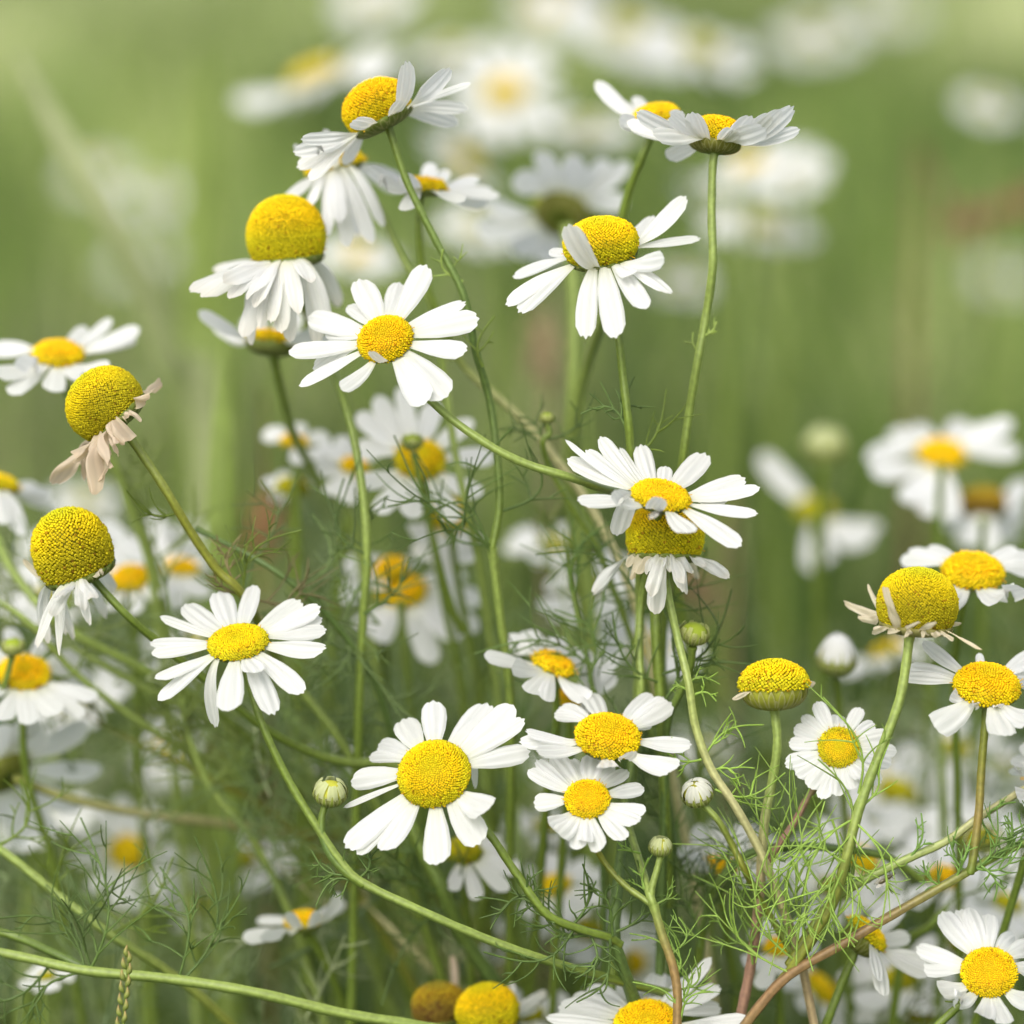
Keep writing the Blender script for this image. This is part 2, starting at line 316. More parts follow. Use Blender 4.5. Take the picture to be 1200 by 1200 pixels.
def leaf(root, x, y, c, ang, L, n=5, dens=1.0, col=GREEN, rw=1.25, curl=0.5, seed=0, tilt=0.0, fl=0.55, parent=None, spread=0.78):
    """feathery leaf: threads on both sides of a thin curved rib; ang in degrees, 0=right 90=up on the photo"""
    rng = np.random.default_rng(seed*17+int(x*3+y*5)); s = dep(c)*PX; mb = MB(); o = P(x, y, c)-np.array(root.location)
    z = nrm(RT*math.cos(R(ang))*math.cos(tilt)+UP*math.sin(R(ang))*math.cos(tilt)-FW*math.sin(tilt))
    bend = nrm(rng.normal(0, 1, 3)); sidev = nrm(np.cross(z, nrm(-FW+0.4*rng.normal(0, 1, 3))))
    nn = 10; t = np.linspace(0, 1, nn)
    path = o+z*(t*L*s)[:, None]+bend*(curl*0.30*L*s*t**2)[:, None]+sidev*(curl*0.28*L*s*np.sin(t*3.3)*rng.choice([-1, 1]))[:, None]
    cl = np.array(col)*rng.uniform(0.95, 1.4)
    rw *= 1.3; tube(mb, path, np.linspace(1.25, 0.75, nn)*rw*s, cl, 6)
    nf = int(n*1.5)
    def thread(p0, d0, ln, depth, rr):
        b = nrm(rng.normal(0, 1, 3)); k = 8; tt = np.linspace(0, 1, k)
        pp = p0+d0*(tt*ln)[:, None]+b*(ln*0.5*(curl+0.25)*tt**2)[:, None]+UP*(ln*0.12*tt**2)[:, None]
        tube(mb, pp, np.linspace(1, 0.42, k)*rr*s, cl*(1+0.12*rng.normal()), 5)
        if depth:
            for q in range(rng.integers(0, 3)):
                i = rng.integers(2, 6); sg = rng.choice([-1, 1])
                thread(pp[i], nrm(d0*0.8+nrm(np.cross(d0, b))*sg*rng.uniform(0.5, 0.9)+rng.normal(0, 0.2, 3)), ln*rng.uniform(0.4, 0.75), 0, rr*0.9)
    for i in range(nf):
        f = (i//2+0.8)/(n+0.6); k = min(int(f*(nn-1)), nn-2); p0 = path[k]+(path[k+1]-path[k])*(f*(nn-1)-k)
        dd = nrm(path[min(k+1, nn-1)]-path[k]); sd = (1 if i % 2 else -1)
        thread(p0, nrm(dd*0.75+sidev*sd*spread*rng.uniform(0.7, 1.3)+rng.normal(0, 0.2, 3)), L*s*fl*rng.uniform(0.6, 1.1)*(1.1-0.5*f), 1, rw)
    return link('leaf', mb.mesh('leaf', M_LEAF), parent or root)
def bud(root, x, y, c, Rp, axis, kind='white', seed=0, name='flower_bud', label=None):
    """closed bud: bract cup below, folded petals over the top"""
    rng = np.random.default_rng(seed+int(x)); s = dep(c)*PX*Rp; mb = MB(); n = 40; nu = 12
    ax = nrm(C2W(np.array(axis, float))); e1 = nrm(np.cross(np.array([0.3, 1.0, 0.2]), ax)); e2 = np.cross(ax, e1)
    Mr = Matrix(((e1[0], e2[0], ax[0]), (e1[1], e2[1], ax[1]), (e1[2], e2[2], ax[2]))).to_4x4()
    ml = Matrix.Translation(Vector(P(x, y, c)-np.array(root.location))) @ Mr @ Matrix.Scale(s, 4)
    th = np.linspace(0, 2*math.pi, n, endpoint=False); ph = np.linspace(0.12, 1.65, nu)
    rr = np.sin(ph)[:, None]*(0.98+0.04*np.abs(np.sin(th*7))[None]); zz = -np.cos(ph)*0.82
    mb.add(np.stack([rr*np.cos(th), rr*np.sin(th), zz[:, None]+0*rr], 2).reshape(-1, 3), gf(nu, n, True), np.repeat(lut([(0.16,0.22,0.04), (0.26,0.30,0.06), (0.30,0.32,0.10)], np.linspace(0, 1, nu)), n, 0)*np.tile(0.6+0.5*np.abs(np.sin(th*7)), nu)[:, None])
    for row, (p0, p1, cnt) in enumerate(((0.5, 1.5, 12), (0.7, 1.95, 14))):
        for k in range(cnt):
            a = 2*math.pi*(k+0.5*row)/cnt; hw = math.pi/cnt*0.8; g = []; cc = []
            for q in np.linspace(0, 1, 6):
                pp = p0+(p1-p0)*q; ro = 1.05+0.02*row
                for sd in (-1, -0.4, 0.4, 1):
                    wd = hw*(1-q**2*0.85)*sd; g.append((ro*math.sin(pp)*math.cos(a+wd), ro*math.sin(pp)*math.sin(a+wd), -math.cos(pp)*0.86)); cc.append((0.42,0.42,0.20) if abs(sd) > 0.9 else (0.16+0.1*q, 0.21+0.1*q, 0.04))
            mb.add(g, gf(6, 4), cc)
    o = link(name, mb.mesh('bud_cup', M_CALYX), root, ml)
    # domed top of unopened florets
    mb = MB(); ph = np.linspace(0.02, 1.5, 8); rr = np.sin(ph)[:, None]*0.84+0*th[None]
    mb.add(np.stack([rr*np.cos(th), rr*np.sin(th), 0.62*np.cos(ph)[:, None]+0*rr], 2).reshape(-1, 3), gf(8, n, True), (0.42,0.42,0.05) if kind != 'green' else (0.26,0.33,0.03))
    link('disc', mb.mesh('bud_disc', M_DISC), o)
    pc = {'white': np.array((0.80,0.80,0.74)), 'cream': np.array((0.62,0.66,0.36)), 'green': np.array((0.55,0.58,0.22)), 'open': np.array(WHITE)}[kind]
    cnt = {'white': 15, 'cream': 14, 'green': 14, 'open': 15}[kind]
    reach = {'white': 0.16, 'cream': 0.42, 'green': 0.95, 'open': 0.15}[kind]
    for k in range(cnt):
        a = 2*math.pi*k/cnt+rng.normal(0, 0.08); mbp = MB(); g = []; cc = []; rc = reach+rng.uniform(-0.12, 0.28); rk = rng.uniform(0.96, 1.10)
        for q in np.linspace(0, 1, 8):
            pp = 1.75-(1.75-rc)*q; up = 1.0+(0.5 if kind == 'open' else 0.05)*q**1.5+0.03*math.sin(q*9+k)
            hw = (0.19*(1-0.25*q)) * (1 if q < 0.9 else 0.75)
            for sd in np.linspace(-1, 1, 5):
                ro = 1.0-0.05*sd*sd
                r_ = ro*math.sin(pp)*0.97; 
                r_ *= 1+(rk-1)*q; pt = np.array((r_*math.cos(a), r_*math.sin(a), math.cos(pp)*0.85*up))+np.array((-math.sin(a), math.cos(a), 0))*hw*sd
                g.append(pt*1.02); cc.append(pc*(1-0.12*(1-abs(sd)))*rng.uniform(0.96, 1.02))
        mbp.add(g, gf(8, 5), cc); link('petal', mbp.mesh('bud_petal', M_PETAL), o)
    if label: o['label'] = label
    return o
def plant(x, y, c, label, cat='chamomile plant', group='chamomile plants growing in the meadow', name='chamomile_plant'):
    p = P(x, y, c); root = link(name, None); root.location = (p[0], p[1], 0.0); root.empty_display_size = 0.01
    tag(root, label, cat, group); return root
FG = 'chamomile flowers in and near the focus'
BGp = 'blurred chamomile flowers behind'
# ================================================================== SETTING: soil and meadow
def ground():
    mb = MB(); xs = np.concatenate([-np.geomspace(300, 0.2, 40), [0], np.geomspace(0.2, 300, 40)]); ys = np.concatenate([-np.geomspace(60, 0.2, 16), [0], np.geomspace(0.2, 400, 50)])
    X, Y = np.meshgrid(xs, ys); Z = 0.012*np.sin(X*3.1)*np.cos(Y*2.3)-0.004; Z = np.where(np.hypot(X, Y) > 30, 0, Z)
    mb.add(np.stack([X, Y, Z], 2).reshape(-1, 3), gf(len(ys), len(xs)), (0.1, 0.15, 0.05))
    m, t = mat('meadow_soil'); N = t.nodes; L = t.links; b = N['Principled BSDF']; b.inputs['Roughness'].default_value = 0.9
    tc = N.new('ShaderNodeTexCoord'); n1 = N.new('ShaderNodeTexNoise'); n1.inputs['Scale'].default_value = 6; n1.inputs['Detail'].default_value = 8; L.new(tc.outputs['Object'], n1.inputs[0])
    cr = N.new('ShaderNodeValToRGB'); e = cr.color_ramp.elements; e[0].position = 0.35; e[0].color = (0.05,0.06,0.02,1); e[1].position = 0.62; e[1].color = (0.11,0.17,0.05,1)
    k = e.new(0.5); k.color = (0.07,0.11,0.03,1); L.new(n1.outputs[0], cr.inputs[0]); L.new(cr.outputs[0], b.inputs[0])
    bp = N.new('ShaderNodeBump'); bp.inputs['Distance'].default_value = 0.02; L.new(n1.outputs[0], bp.inputs['Height']); L.new(bp.outputs[0], b.inputs['Normal'])
    o = link('ground', mb.mesh('ground', m)); o['kind'] = 'structure'
ground()
def blades(mb, n, dr, hr, wr, rng, xw=1.5, pal=((0.07,0.15,0.03),), cx=0.0, lean=0.35):
    d = (rng.uniform(dr[0]**1.5, dr[1]**1.5, n))**(1/1.5); x = rng.uniform(-1, 1, n)*(0.16*d+0.05)*xw+cx
    h = rng.uniform(hr[0], hr[1], n)*rng.uniform(0.85, 1.0, n); wd = rng.uniform(wr[0], wr[1], n)
    a = rng.uniform(0, 6.283, n); ln = np.abs(rng.normal(0, lean, n))*h; k = 6; t = np.linspace(0, 1, k)
    base = np.stack([x, d, 0*x-0.003], 1)
    ctr = base[:, None]+np.stack([np.cos(a)[:, None]*ln[:, None]*t**2, np.sin(a)[:, None]*ln[:, None]*t**2, h[:, None]*(t-0.12*t**3)], 2)
    fa = rng.uniform(0, 3.14, n); sd = np.stack([np.cos(fa), np.sin(fa)*0.6, 0*fa], 1)
    ww = wd[:, None]*np.interp(t, [0, 0.3, 0.8, 1], [0.6, 1, 0.6, 0.05])[None]
    V = np.stack([ctr-sd[:, None]*ww[..., None]/2, ctr+np.array([0, 0, 0])+sd[:, None]*0*ww[..., None]+np.array([0, -1, 0])*ww[..., None]*0.15, ctr+sd[:, None]*ww[..., None]/2], 2)
    g = gf(k, 3); off = (np.arange(n)*k*3)[:, None, None]
    az = x/d*9; q = np.sin(az*4.1+1.3*np.log(d)*3+0.7)+np.sin(az*7.3-np.log(d)*5+2.1)+0.7*np.sin(az*12.7+np.log(d)*9)+0.6*np.sin(az*2.2+4.0)
    pal = np.array(pal); ix = np.clip((q+2.6)/5.2*len(pal)+rng.normal(0, 0.8, n), 0, len(pal)-1).astype(int); col = pal[ix]*np.array([1.14, 1.10, 1.05])*rng.uniform(0.75, 1.25, (n, 1))*np.clip(1+0.24*q, 0.3, 2)[:, None]
    mb.add(V.reshape(-1, 3), (g[None]+off).reshape(-1, 4), np.repeat(col, k*3, 0))
GP = ((0.03,0.062,0.012), (0.045,0.09,0.016), (0.075,0.135,0.024), (0.11,0.18,0.035), (0.17,0.24,0.06), (0.26,0.30,0.13))
rg = np.random.default_rng(11)
mb = MB()
blades(mb, 2600, (0.95, 2.2), (0.25, 0.42), (0.003, 0.007), rg, 1.8, GP)
blades(mb, 5200, (2.0, 5.0), (0.28, 0.46), (0.004, 0.009), rg, 1.8, GP+((0.2,0.24,0.09),))
blades(mb, 7000, (4.8, 14.0), (0.32, 0.50), (0.008, 0.016), rg, 1.8, ((0.12,0.18,0.045), (0.18,0.235,0.075), (0.24,0.29,0.12), (0.33,0.35,0.21)))
tag(link('meadow_grass', mb.mesh('meadow_grass', M_GRASS)), 'green meadow grass filling the blurred background', 'grass', kind='stuff')
mb = MB(); NB = ((0.05,0.10,0.02), (0.09,0.15,0.03), (0.15,0.21,0.055), (0.22,0.27,0.09), (0.36,0.38,0.20))
blades(mb, 620, (0.60, 1.05), (0.33, 0.47), (0.002, 0.0045), np.random.default_rng(77), 1.8, NB, lean=0.3)
blades(mb, 900, (0.9, 1.9), (0.34, 0.47), (0.003, 0.007), np.random.default_rng(78), 1.8, NB, lean=0.3)
rc_ = np.random.default_rng(15)
for _ in range(150):                                  # tufts: blades of one tint growing together
    cx_ = rc_.uniform(-0.2, 1.2)*1200; cc_ = rc_.uniform(50, 92); p_ = P(cx_, 400, cc_); nb = int(rc_.integers(18, 44)); tint = [(0.03,0.06,0.012), (0.05,0.10,0.02), (0.10,0.17,0.03), (0.24,0.30,0.11), (0.36,0.38,0.22), (0.16,0.24,0.05)][rc_.integers(0, 6) if cx_ < 650 else rc_.integers(0, 4)]
    top = rc_.uniform(0.33, 0.475); sub = MB(); blades(sub, nb, (0.6, 0.62), (top*0.8, top), (0.004, 0.009), rc_, 0.0, (tint,), lean=0.22)
    sub.v[0][:, 0] += p_[0]; sub.v[0][:, 1] += p_[1]-0.61; vv_ = sub.v[0].reshape(nb, -1, 3); vv_ += rc_.normal(0, 0.010, (nb, 1, 3))*np.array([1, 1.5, 0]); mb.add(vv_.reshape(-1, 3), sub.f[0], sub.c[0])
tag(link('tall_meadow_grass', mb.mesh('tall_meadow_grass', M_GRASS)), 'soft streaks of taller grass blades behind the flowers', 'grass', kind='stuff')
mb = MB()
blades(mb, 2600, (0.62, 1.1), (0.12, 0.335), (0.002, 0.005), rg, 1.8, ((0.11,0.17,0.055), (0.16,0.22,0.075), (0.21,0.22,0.10), (0.09,0.13,0.05)), lean=0.5)
tag(link('undergrowth', mb.mesh('undergrowth', M_GRASS)), 'soft green undergrowth low between the chamomile stems', 'undergrowth', kind='stuff')
class Dummy: location = (0, 0, 0)
def thicket():
    """tangle of thread-like chamomile leaves behind the lower half of the picture"""
    rng = np.random.default_rng(3); mb = MB()
    for i in range(900):
        x = rng.uniform(-150, 1350); y = rng.uniform(700, 1420) if x < 560 else rng.uniform(820, 1420)
        c = rng.uniform(19, 45) if (x > 480 or i % 6) else rng.uniform(8, 14); s = dep(c)*PX; p = P(x, y, c); L = rng.uniform(60, 150)*s
        a = rng.normal(1.9 if x < 500 else 1.5, 0.7); z = RT*math.cos(a)+UP*math.sin(a)-FW*rng.normal(0, 0.3); b = nrm(rng.normal(0, 1, 3)); t = np.linspace(0, 1, 8)[:, None]
        cl = np.array([(0.18,0.25,0.10), (0.13,0.19,0.08), (0.25,0.32,0.15), (0.34,0.38,0.21)][rng.integers(0, 4)])
        pa = p+z*t*L+b*t**2*L*0.3; tube(mb, pa, np.linspace(1.8, 1.0, 8)*s, cl, 4, cap=False)
        for q in range(9):
            k = rng.integers(0, 7); d = nrm(z*0.7+rng.normal(0, 0.6, 3)); l = L*rng.uniform(0.2, 0.5); tt = np.linspace(0, 1, 5)[:, None]
            tube(mb, pa[k]+d*tt*l+nrm(rng.normal(0, 1, 3))*tt**2*l*0.3, np.linspace(1.4, 0.6, 5)*s, cl, 3, cap=False)
    tag(link('leaf_thicket', mb.mesh('leaf_thicket', M_LEAF)), 'blurred tangle of thread-like chamomile leaves low behind the flowers', 'foliage', kind='stuff')
thicket()
# ================================================================== FLOWERS IN FOCUS
# --- flower high on the long arching stem (top, left of centre)
p = plant(598, 1250, 6, 'tall chamomile with fat yellow dome on the long arching stem, highest flower left of centre', 'chamomile', FG)
stem(p, [(456,150,3),(478,215,3),(513,285,3),(543,345,3),(557,410,3.5),(574,470,4),(583,540,4),(585,595,4),(577,642,4)], (4.2,4.6), (GREEN,DKGREEN,GREEN), ground=False)
stem(p, [(577,642,4),(586,720,5),(597,800,6),(599,880,7),(598,960,8)], (5,5.5), (LTGREEN,GREEN))
head(p, 'flower_head', 449,141,3, 38,50,(-0.46,0.86,0.06), [(475,71,23),(527,79,20),(553,97,9),(548,128,15),(537,146,19),(511,117,17,{'L':0.75}),(471,117,15,{'b':(462,148),'f':1,'L':0.45}),(413,141,18,{'b':(450,152),'f':1,'L':0.55}),
  (352,163,14),(343,178,19),(347,196,18),(361,212,15),(404,194,15,{'L':0.8}),(376,180,18)], 76, 'orange', e_def=-5, wdef=18)
for a in ((577,640,4,120,150,5),(580,640,4,95,130,4),(572,642,4,150,120,4),(584,600,4,60,110,3),(577,650,4,165,140,4),(573,640,5,135,110,4)): leaf(p, a[0],a[1],a[2],a[3],a[4],max(2,a[5]-2), 0.6, DKGREEN, 1.1, 1.0, seed=a[3])
leaf(p, 543,330,3,120,55,2,0.4,LTGREEN,1.0,0.8,seed=3); leaf(p, 566,430,3,80,50,2,0.5,GREEN,1.2,0.8)
# --- centre-left flower with orange-yellow disc and splayed petals
p = plant(690, 1300, 4, 'chamomile flower facing the viewer with bent petals, on a stem slanting to the right', 'chamomile', FG)
stem(p, [(455,402,1),(478,440,1),(505,470,0.5),(552,508,0),(610,541,0),(690,567,1),(760,600,9),(800,720,12),(820,900,14)], (4.2,5.2), (GREEN,LTGREEN,GREEN,GREEN))
head(p, 'flower_head', 452,399,0, 32,19,(-0.22,0.58,0.79), [(421,327,29),(408,358,17,{'L':0.9}),(468,331,22),(500,310,26),(546,353,20),(562,373,27),(548,411,21),(525,465,33),(498,474,29),(361,371,27),(338,411,22),(366,432,19),(350,452,16),(399,456,17),(433,411,11,{'b':(462,421),'f':1,'L':0.42}),(380,388,22,{'L':0.9})], 80, 'orange', e_def=-8, sp=2.5)
# --- upper right-centre flower with a petal folded over the dome
p = plant(748, 1300, 4, 'chamomile with one petal folded across its yellow dome, right of centre near the top', 'chamomile', FG)
stem(p, [(707,312,1.5),(718,350,1.5),(725,395,1),(730,440,1),(737,500,1),(741,560,2),(748,660,4),(750,720,5),(749,800,5),(775,900,6),(782,1000,6)], (4.2,5.6), (GREEN,GREEN,LTGREEN,DKGREEN))
head(p, 'flower_head', 706,300,0.5, 41,46,(-0.14,0.92,0.36), [(667,262,24,{'b':(716,318),'f':1,'L':0.72}),(643,294,13,{'L':0.5}),(600,324,15),(592,357,18),(607,367,20),(686,398,23),(722,397,26),(757,362,24),(787,345,22),(779,303,24,{'f':1,'L':0.75}),(822,279,12),(804,229,22),(766,252,18,{'L':0.85}),(741,322,18,{'L':0.6})], 88, 'yellow', e_def=-15, sp=2.7)
leaf(p, 733,500,1,150,60,4,0.8,DKGREEN,1.1,0.8); leaf(p, 738,510,2,85,60,3,0.7,DKGREEN,1.1,0.7); leaf(p, 741,540,2,60,80,3,0.7,GREEN,1.1,0.6)
leaf(p, 748,700,5,150,120,5,0.8,DKGREEN,1.1,0.7); leaf(p, 750,720,5,50,120,5,0.8,DKGREEN,1.1,0.6); leaf(p, 749,760,5,200,110,5,0.8,DKGREEN,1.1,0.6)
# --- flower with wide white petals resting over the shaggy dome (insect sits between)
p = plant(745, 1320, 2, 'wide open chamomile with flat yellow disc just above the shaggy dome, right of centre', 'chamomile', FG)
stem(p, [(772,596,0.5),(765,640,2.5),(752,700,3.5),(749,760,3.5),(751,812,3.5),(742,900,5),(728,980,6),(722,1060,6)], (4,5.4), (GREEN,LTGREEN,GREEN))
head(p, 'flower_head', 774,583,-1.2, 34,12,(0.16,0.88,0.45), [(703,511,20),(686,527,17),(664,538,22),(676,587,17),(726,524,14),(751,520,22),(780,546,15,{'L':0.6}),(827,530,27),(874,560,24),(891,571,18),(889,602,15),(869,640,23),(810,625,24,{'b':(782,597),'f':1,'L':0.7}),(852,588,19,{'L':1}),(776,583,19,{'b':(748,591),'f':1,'L':0.5,'e':-5}),(720,574,20,{'L':0.6,'f':0.5}),(723,628,22,{'f':-0.5,'L':0.9}),(662,515,8,{'L':1.1})], 80, 'orange', e_def=2, sp=2.5)
# --- shaggy dome below it + white bud further down its brown-striped stem
p = plant(935, 1300, 2, 'shaggy domed chamomile with withered hanging petals, on a straw coloured stem with a white bud', 'chamomile', FG)
stem(p, [(778,658,2),(784,700,1.2),(795,750,1),(807,800,0.5),(815,850,0.5),(833,900,0.5),(862,945,0.5),(892,1000,1),(920,1070,1.5),(940,1130,2)], (4.2,5.2), (LTGREEN,LTGREEN,(0.27,0.31,0.09),STRAW,STRAW,(0.32,0.24,0.13)))
head(p, 'flower_head', 779,650,2.2, 42,62,(0.03,0.99,-0.02), [(761,698,17,{'f':1}),(767,720,22,{'f':0.5}),(695,698,18,{'L':1.1}),(800,686,15,{'f':1,'cr':0.12}),(803,697,20),(854,677,19,{'L':1}),(826,665,12,{'L':0.5}),
  (745,672,12,{'L':0.4,'f':1,'col':CREAM}),(774,670,11,{'L':0.35,'f':1}),(785,671,11,{'L':0.35,'f':1}),(811,672,12,{'L':0.4,'f':1}),(757,673,11,{'L':0.4,'f':1}),(735,665,11,{'L':0.35,'col':CREAM}),(740,680,12,{'L':0.5,'col':CREAM}),(817,680,14,{'L':0.6,'col':CREAM})], 62, 'yellow', e_def=-60, sp=2.9, pcol=GREYW, crumple=0.11, e0f=0.55, calyx=0.25)
stem(p, [(824,942,0.5),(842,962,0.5),(858,990,1),(873,1020,1),(895,1060,2),(935,1128,2)], (3.6,4.4), (LTGREEN,OLIVE,GREEN), ground=False)
bud(p, 817,929,0.5, 19,(-0.25,0.75,0.6),'white', label='nearly closed white bud')
for a in ((806,802,0.5,10,32,2),(812,815,0.5,-10,30,2),(826,885,0.5,20,70,4),(830,905,0.5,-15,50,3),(822,890,0.5,160,50,3),(838,925,0.5,10,70,3),(805,808,0.5,190,24,2)): leaf(p, *a, 0.7, (0.20,0.30,0.05), 1.0, 0.8, seed=a[3]+a[4])
# --- side-view flower at upper right
p = plant(790, 1280, 6, 'chamomile seen from the side with upswept petals, on a tall straight stem at upper right', 'chamomile', FG)
stem(p, [(838,176,2),(835,200,2),(834,250,2),(835,310,2),(827,370,2.5),(818,420,2.5),(808,480,3),(799,545,3.5),(785,640,6),(776,760,7),(780,900,8)], (4.6,5.0), (LTGREEN,LTGREEN,GREEN,GREEN))
head(p, 'flower_head', 838,167,2, 31,30,(0.12,0.99,-0.03), [(811,131,23,{'b':(831,176),'f':1,'L':0.55,'e':40}),(781,185,19,{'L':0.7}),(881,135,22,{'e':20,'L':0.75,'f':0.6}),(931,124,23),(938,151,15),(903,133,18,{'L':0.9}),(734,142,19),(745,131,19),(786,134,17,{'L':0.8}),(915,128,20),(860,150,20,{'f':1,'L':0.5,'e':20}),(765,158,22,{'f':0.5}),(897,150,22,{'f':0.8})], 82, 'orange', e_def=14, sp=2.6, calyx=0.42, calcol=(0.17,0.17,0.03), stemr=0.17)
leaf(p, 822,395,2.5,55,28,2,0.4,LTGREEN,1.2,0.7); leaf(p, 820,412,2.5,110,22,1,0.3,LTGREEN,1.2,0.7)
# --- its neighbour just behind
p = plant(700, 1280, 10, 'slightly blurred chamomile tucked behind the side-view flower at upper right', 'chamomile', FG)
stem(p, [(766,150,6),(752,185,6),(738,220,6.5),(728,260,7),(722,330,8),(690,420,12),(672,500,14),(668,600,16),(690,760,18)], (4.6,6.0), (GREEN,GREEN,LTGREEN,GREEN))
head(p, 'flower_head', 769,138,5.5, 27,17,(-0.18,0.93,0.3), [(699,94,20),(709,108,20),(745,112,16),(735,150,20),(750,160,20),(790,165,20),(800,130,16),(725,140,18)], 74, 'orange', e_def=8, sp=2.8)
# --- white flat flower, left of centre, with a closed bud on its side branch
p = plant(800, 1300, 2, 'flat open chamomile with a side bud, left of centre in focus', 'chamomile', FG)
stem(p, [(284,772,0.5),(292,800,0.3),(308,850,0),(336,910,0),(366,960,0),(396,1005,0),(425,1034,0),(500,1070,0),(570,1100,0.5),(640,1125,1),(720,1148,2),(800,1170,4),(860,1210,6)], (4.2,5.8), (GREEN,GREEN,LTGREEN,LTGREEN,GREEN,GREEN))
head(p, 'flower_head', 279,754,0, 35,9,(-0.10,0.84,0.53), [(296,685,23),(257,692,25),(217,708,27),(187,722,13),(175,753,16),(177,765,17),(181,795,17),(185,821,16),(252,853,18,{'f':-0.5}),(267,834,27),(322,838,27),(356,813,26),(301,788,25,{'L':0.55,'f':1}),(383,760,27),(383,737,20),(378,724,20),(376,711,20),(352,703,24),(370,745,20)], 78, 'yellow', e_def=-8, sp=2.3)
stem(p, [(381,943,0),(377,960,0),(378,980,0),(388,1003,0),(405,1022,0),(425,1036,0)], (3.8,5.0), (GREEN,DKGREEN,GREEN), ground=False)
bud(p, 387,928,0, 20,(0.1,0.85,0.5),'cream', label='closed cream green bud')
for a in ((418,1036,0,175,50,2),(420,1030,0,75,45,2),(412,1025,0,150,55,2),(432,1030,0,60,60,2),(425,1038,0,190,70,3)): leaf(p, *a, 0.4, DKGREEN, 1.1, 0.8, seed=a[3])
# --- the biggest flower, lower centre
p = plant(735, 1300, 2, 'largest sharp chamomile with big granular yellow dome, lower centre', 'chamomile', FG)
stem(p, [(512,930,1),(540,948,1),(572,975,0),(603,1020,0),(640,1070,0),(678,1088,0.5),(712,1098,1.1),(726,1106,1.5)], (4.4,5.4), (GREEN,GREEN,GREEN), ground=False)
stem(p, [(748,800,6),(742,880,5),(733,950,4),(727,1010,3),(722,1060,2),(720,1100,1.5),(732,1140,2),(748,1185,3)], (4.5,8.0), (GREEN,DKGREEN,DKGREEN), name='main_stem')
head(p, 'flower_head', 509,908,-0.5, 42,27,(-0.16,0.52,0.84), [(508,821,27),(472,843,28),(443,872,22),(432,887,14),(411,915,25),(402,947,7),(404,994,26),(418,1001,20),(446,997,25),(511,1014,29),(563,990,34),(573,948,31),(622,880,23),(615,842,21),(602,826,30),(571,824,28),(556,925,10,{'f':-0.5})], 84, 'yellow', e_def=-10, sp=2.5)
for a in ((718,1097,1,130,90,5),(722,1092,1,60,80,4),(640,1070,0,180,80,4),(650,1082,0,110,70,4),(672,1090,0.5,200,90,5),(665,1090,0.5,75,80,4),(690,1092,1,260,70,4),(715,1100,1,230,90,4),(625,1055,0,90,40,2),(700,1095,1,150,110,5)): leaf(p, *a, 0.8, DKGREEN, 1.15, 0.9, seed=a[3])
# --- pair of flowers and a small bud on one forked stem
p = plant(793, 1300, 1, 'two chamomile flowers one above the other and a small bud on a forked brownish stem', 'chamomile', FG)
stem(p, [(716,872,1),(727,905,3.2),(735,960,3),(748,1005,1.2),(762,1050,0),(766,1062,0)], (3.8,4.8), (GREEN,LTGREEN,LTGREEN), ground=False)
stem(p, [(688,944,-0.6),(692,975,0),(705,1005,0.5),(730,1035,0.3),(764,1060,0)], (3.4,3.8), (OLIVE,OLIVE,LTGREEN), ground=False)
stem(p, [(766,1060,0),(776,1095,0),(788,1130,0),(794,1165,0),(793,1215,0)], (5,5.2), (LTGREEN,(0.22,0.14,0.05),(0.22,0.14,0.05)), name='main_stem')
stem(p, [(774,1003,0),(770,1018,0),(764,1040,0),(763,1052,0)], (3.6,4.2), (LTGREEN,LTGREEN), ground=False)
head(p, 'flower_head', 712,865,0.2, 37,20,(0.08,0.80,0.60), [(690,811,25),(655,829,20),(649,836,16),(615,857,13),(608,869,19),(628,880,17),(714,899,24,{'L':0.6}),(764,813,22),(787,823,26),(778,817,18),(764,850,11,{'L':0.6}),(811,873,22),(797,896,22),(786,905,17),(741,880,15,{'L':0.5})], 76, 'orange', e_def=2, sp=2.8, label='upper flower of the pair')
head(p, 'flower_head', 688,937,-0.8, 26,7,(-0.03,0.62,0.78), [(628,890,16),(619,902,18),(648,883,20),(668,890,18),(696,884,24),(625,940,19),(644,967,23),(655,979,21),(676,996,20),(688,987,18),(703,998,20),(733,984,20),(750,963,19),(757,951,16),(755,923,18),(735,902,19),(715,894,18)], 57, 'orange', e_def=-2, sp=2.3, label='lower flower of the pair')
bud(p, 774,992,0, 14,(0.05,0.95,0.3),'cream', label='small green yellow bud')
for a in ((766,1055,0,110,45,3),(768,1060,0,60,40,2),(785,1120,0,75,60,6),(790,1150,0,100,60,6),(793,1180,0,80,60,6),(788,1130,0,140,50,5),(792,1160,0,40,50,5),(750,1000,0.3,160,30,2),(796,1195,0,130,60,5),(798,1195,0,50,60,5)): leaf(p, a[0], a[1], a[2], a[3], a[4], max(2, a[5]//2), 0.6, (0.17,0.26,0.05), 0.95, 0.8, seed=a[3]+1, spread=0.5)
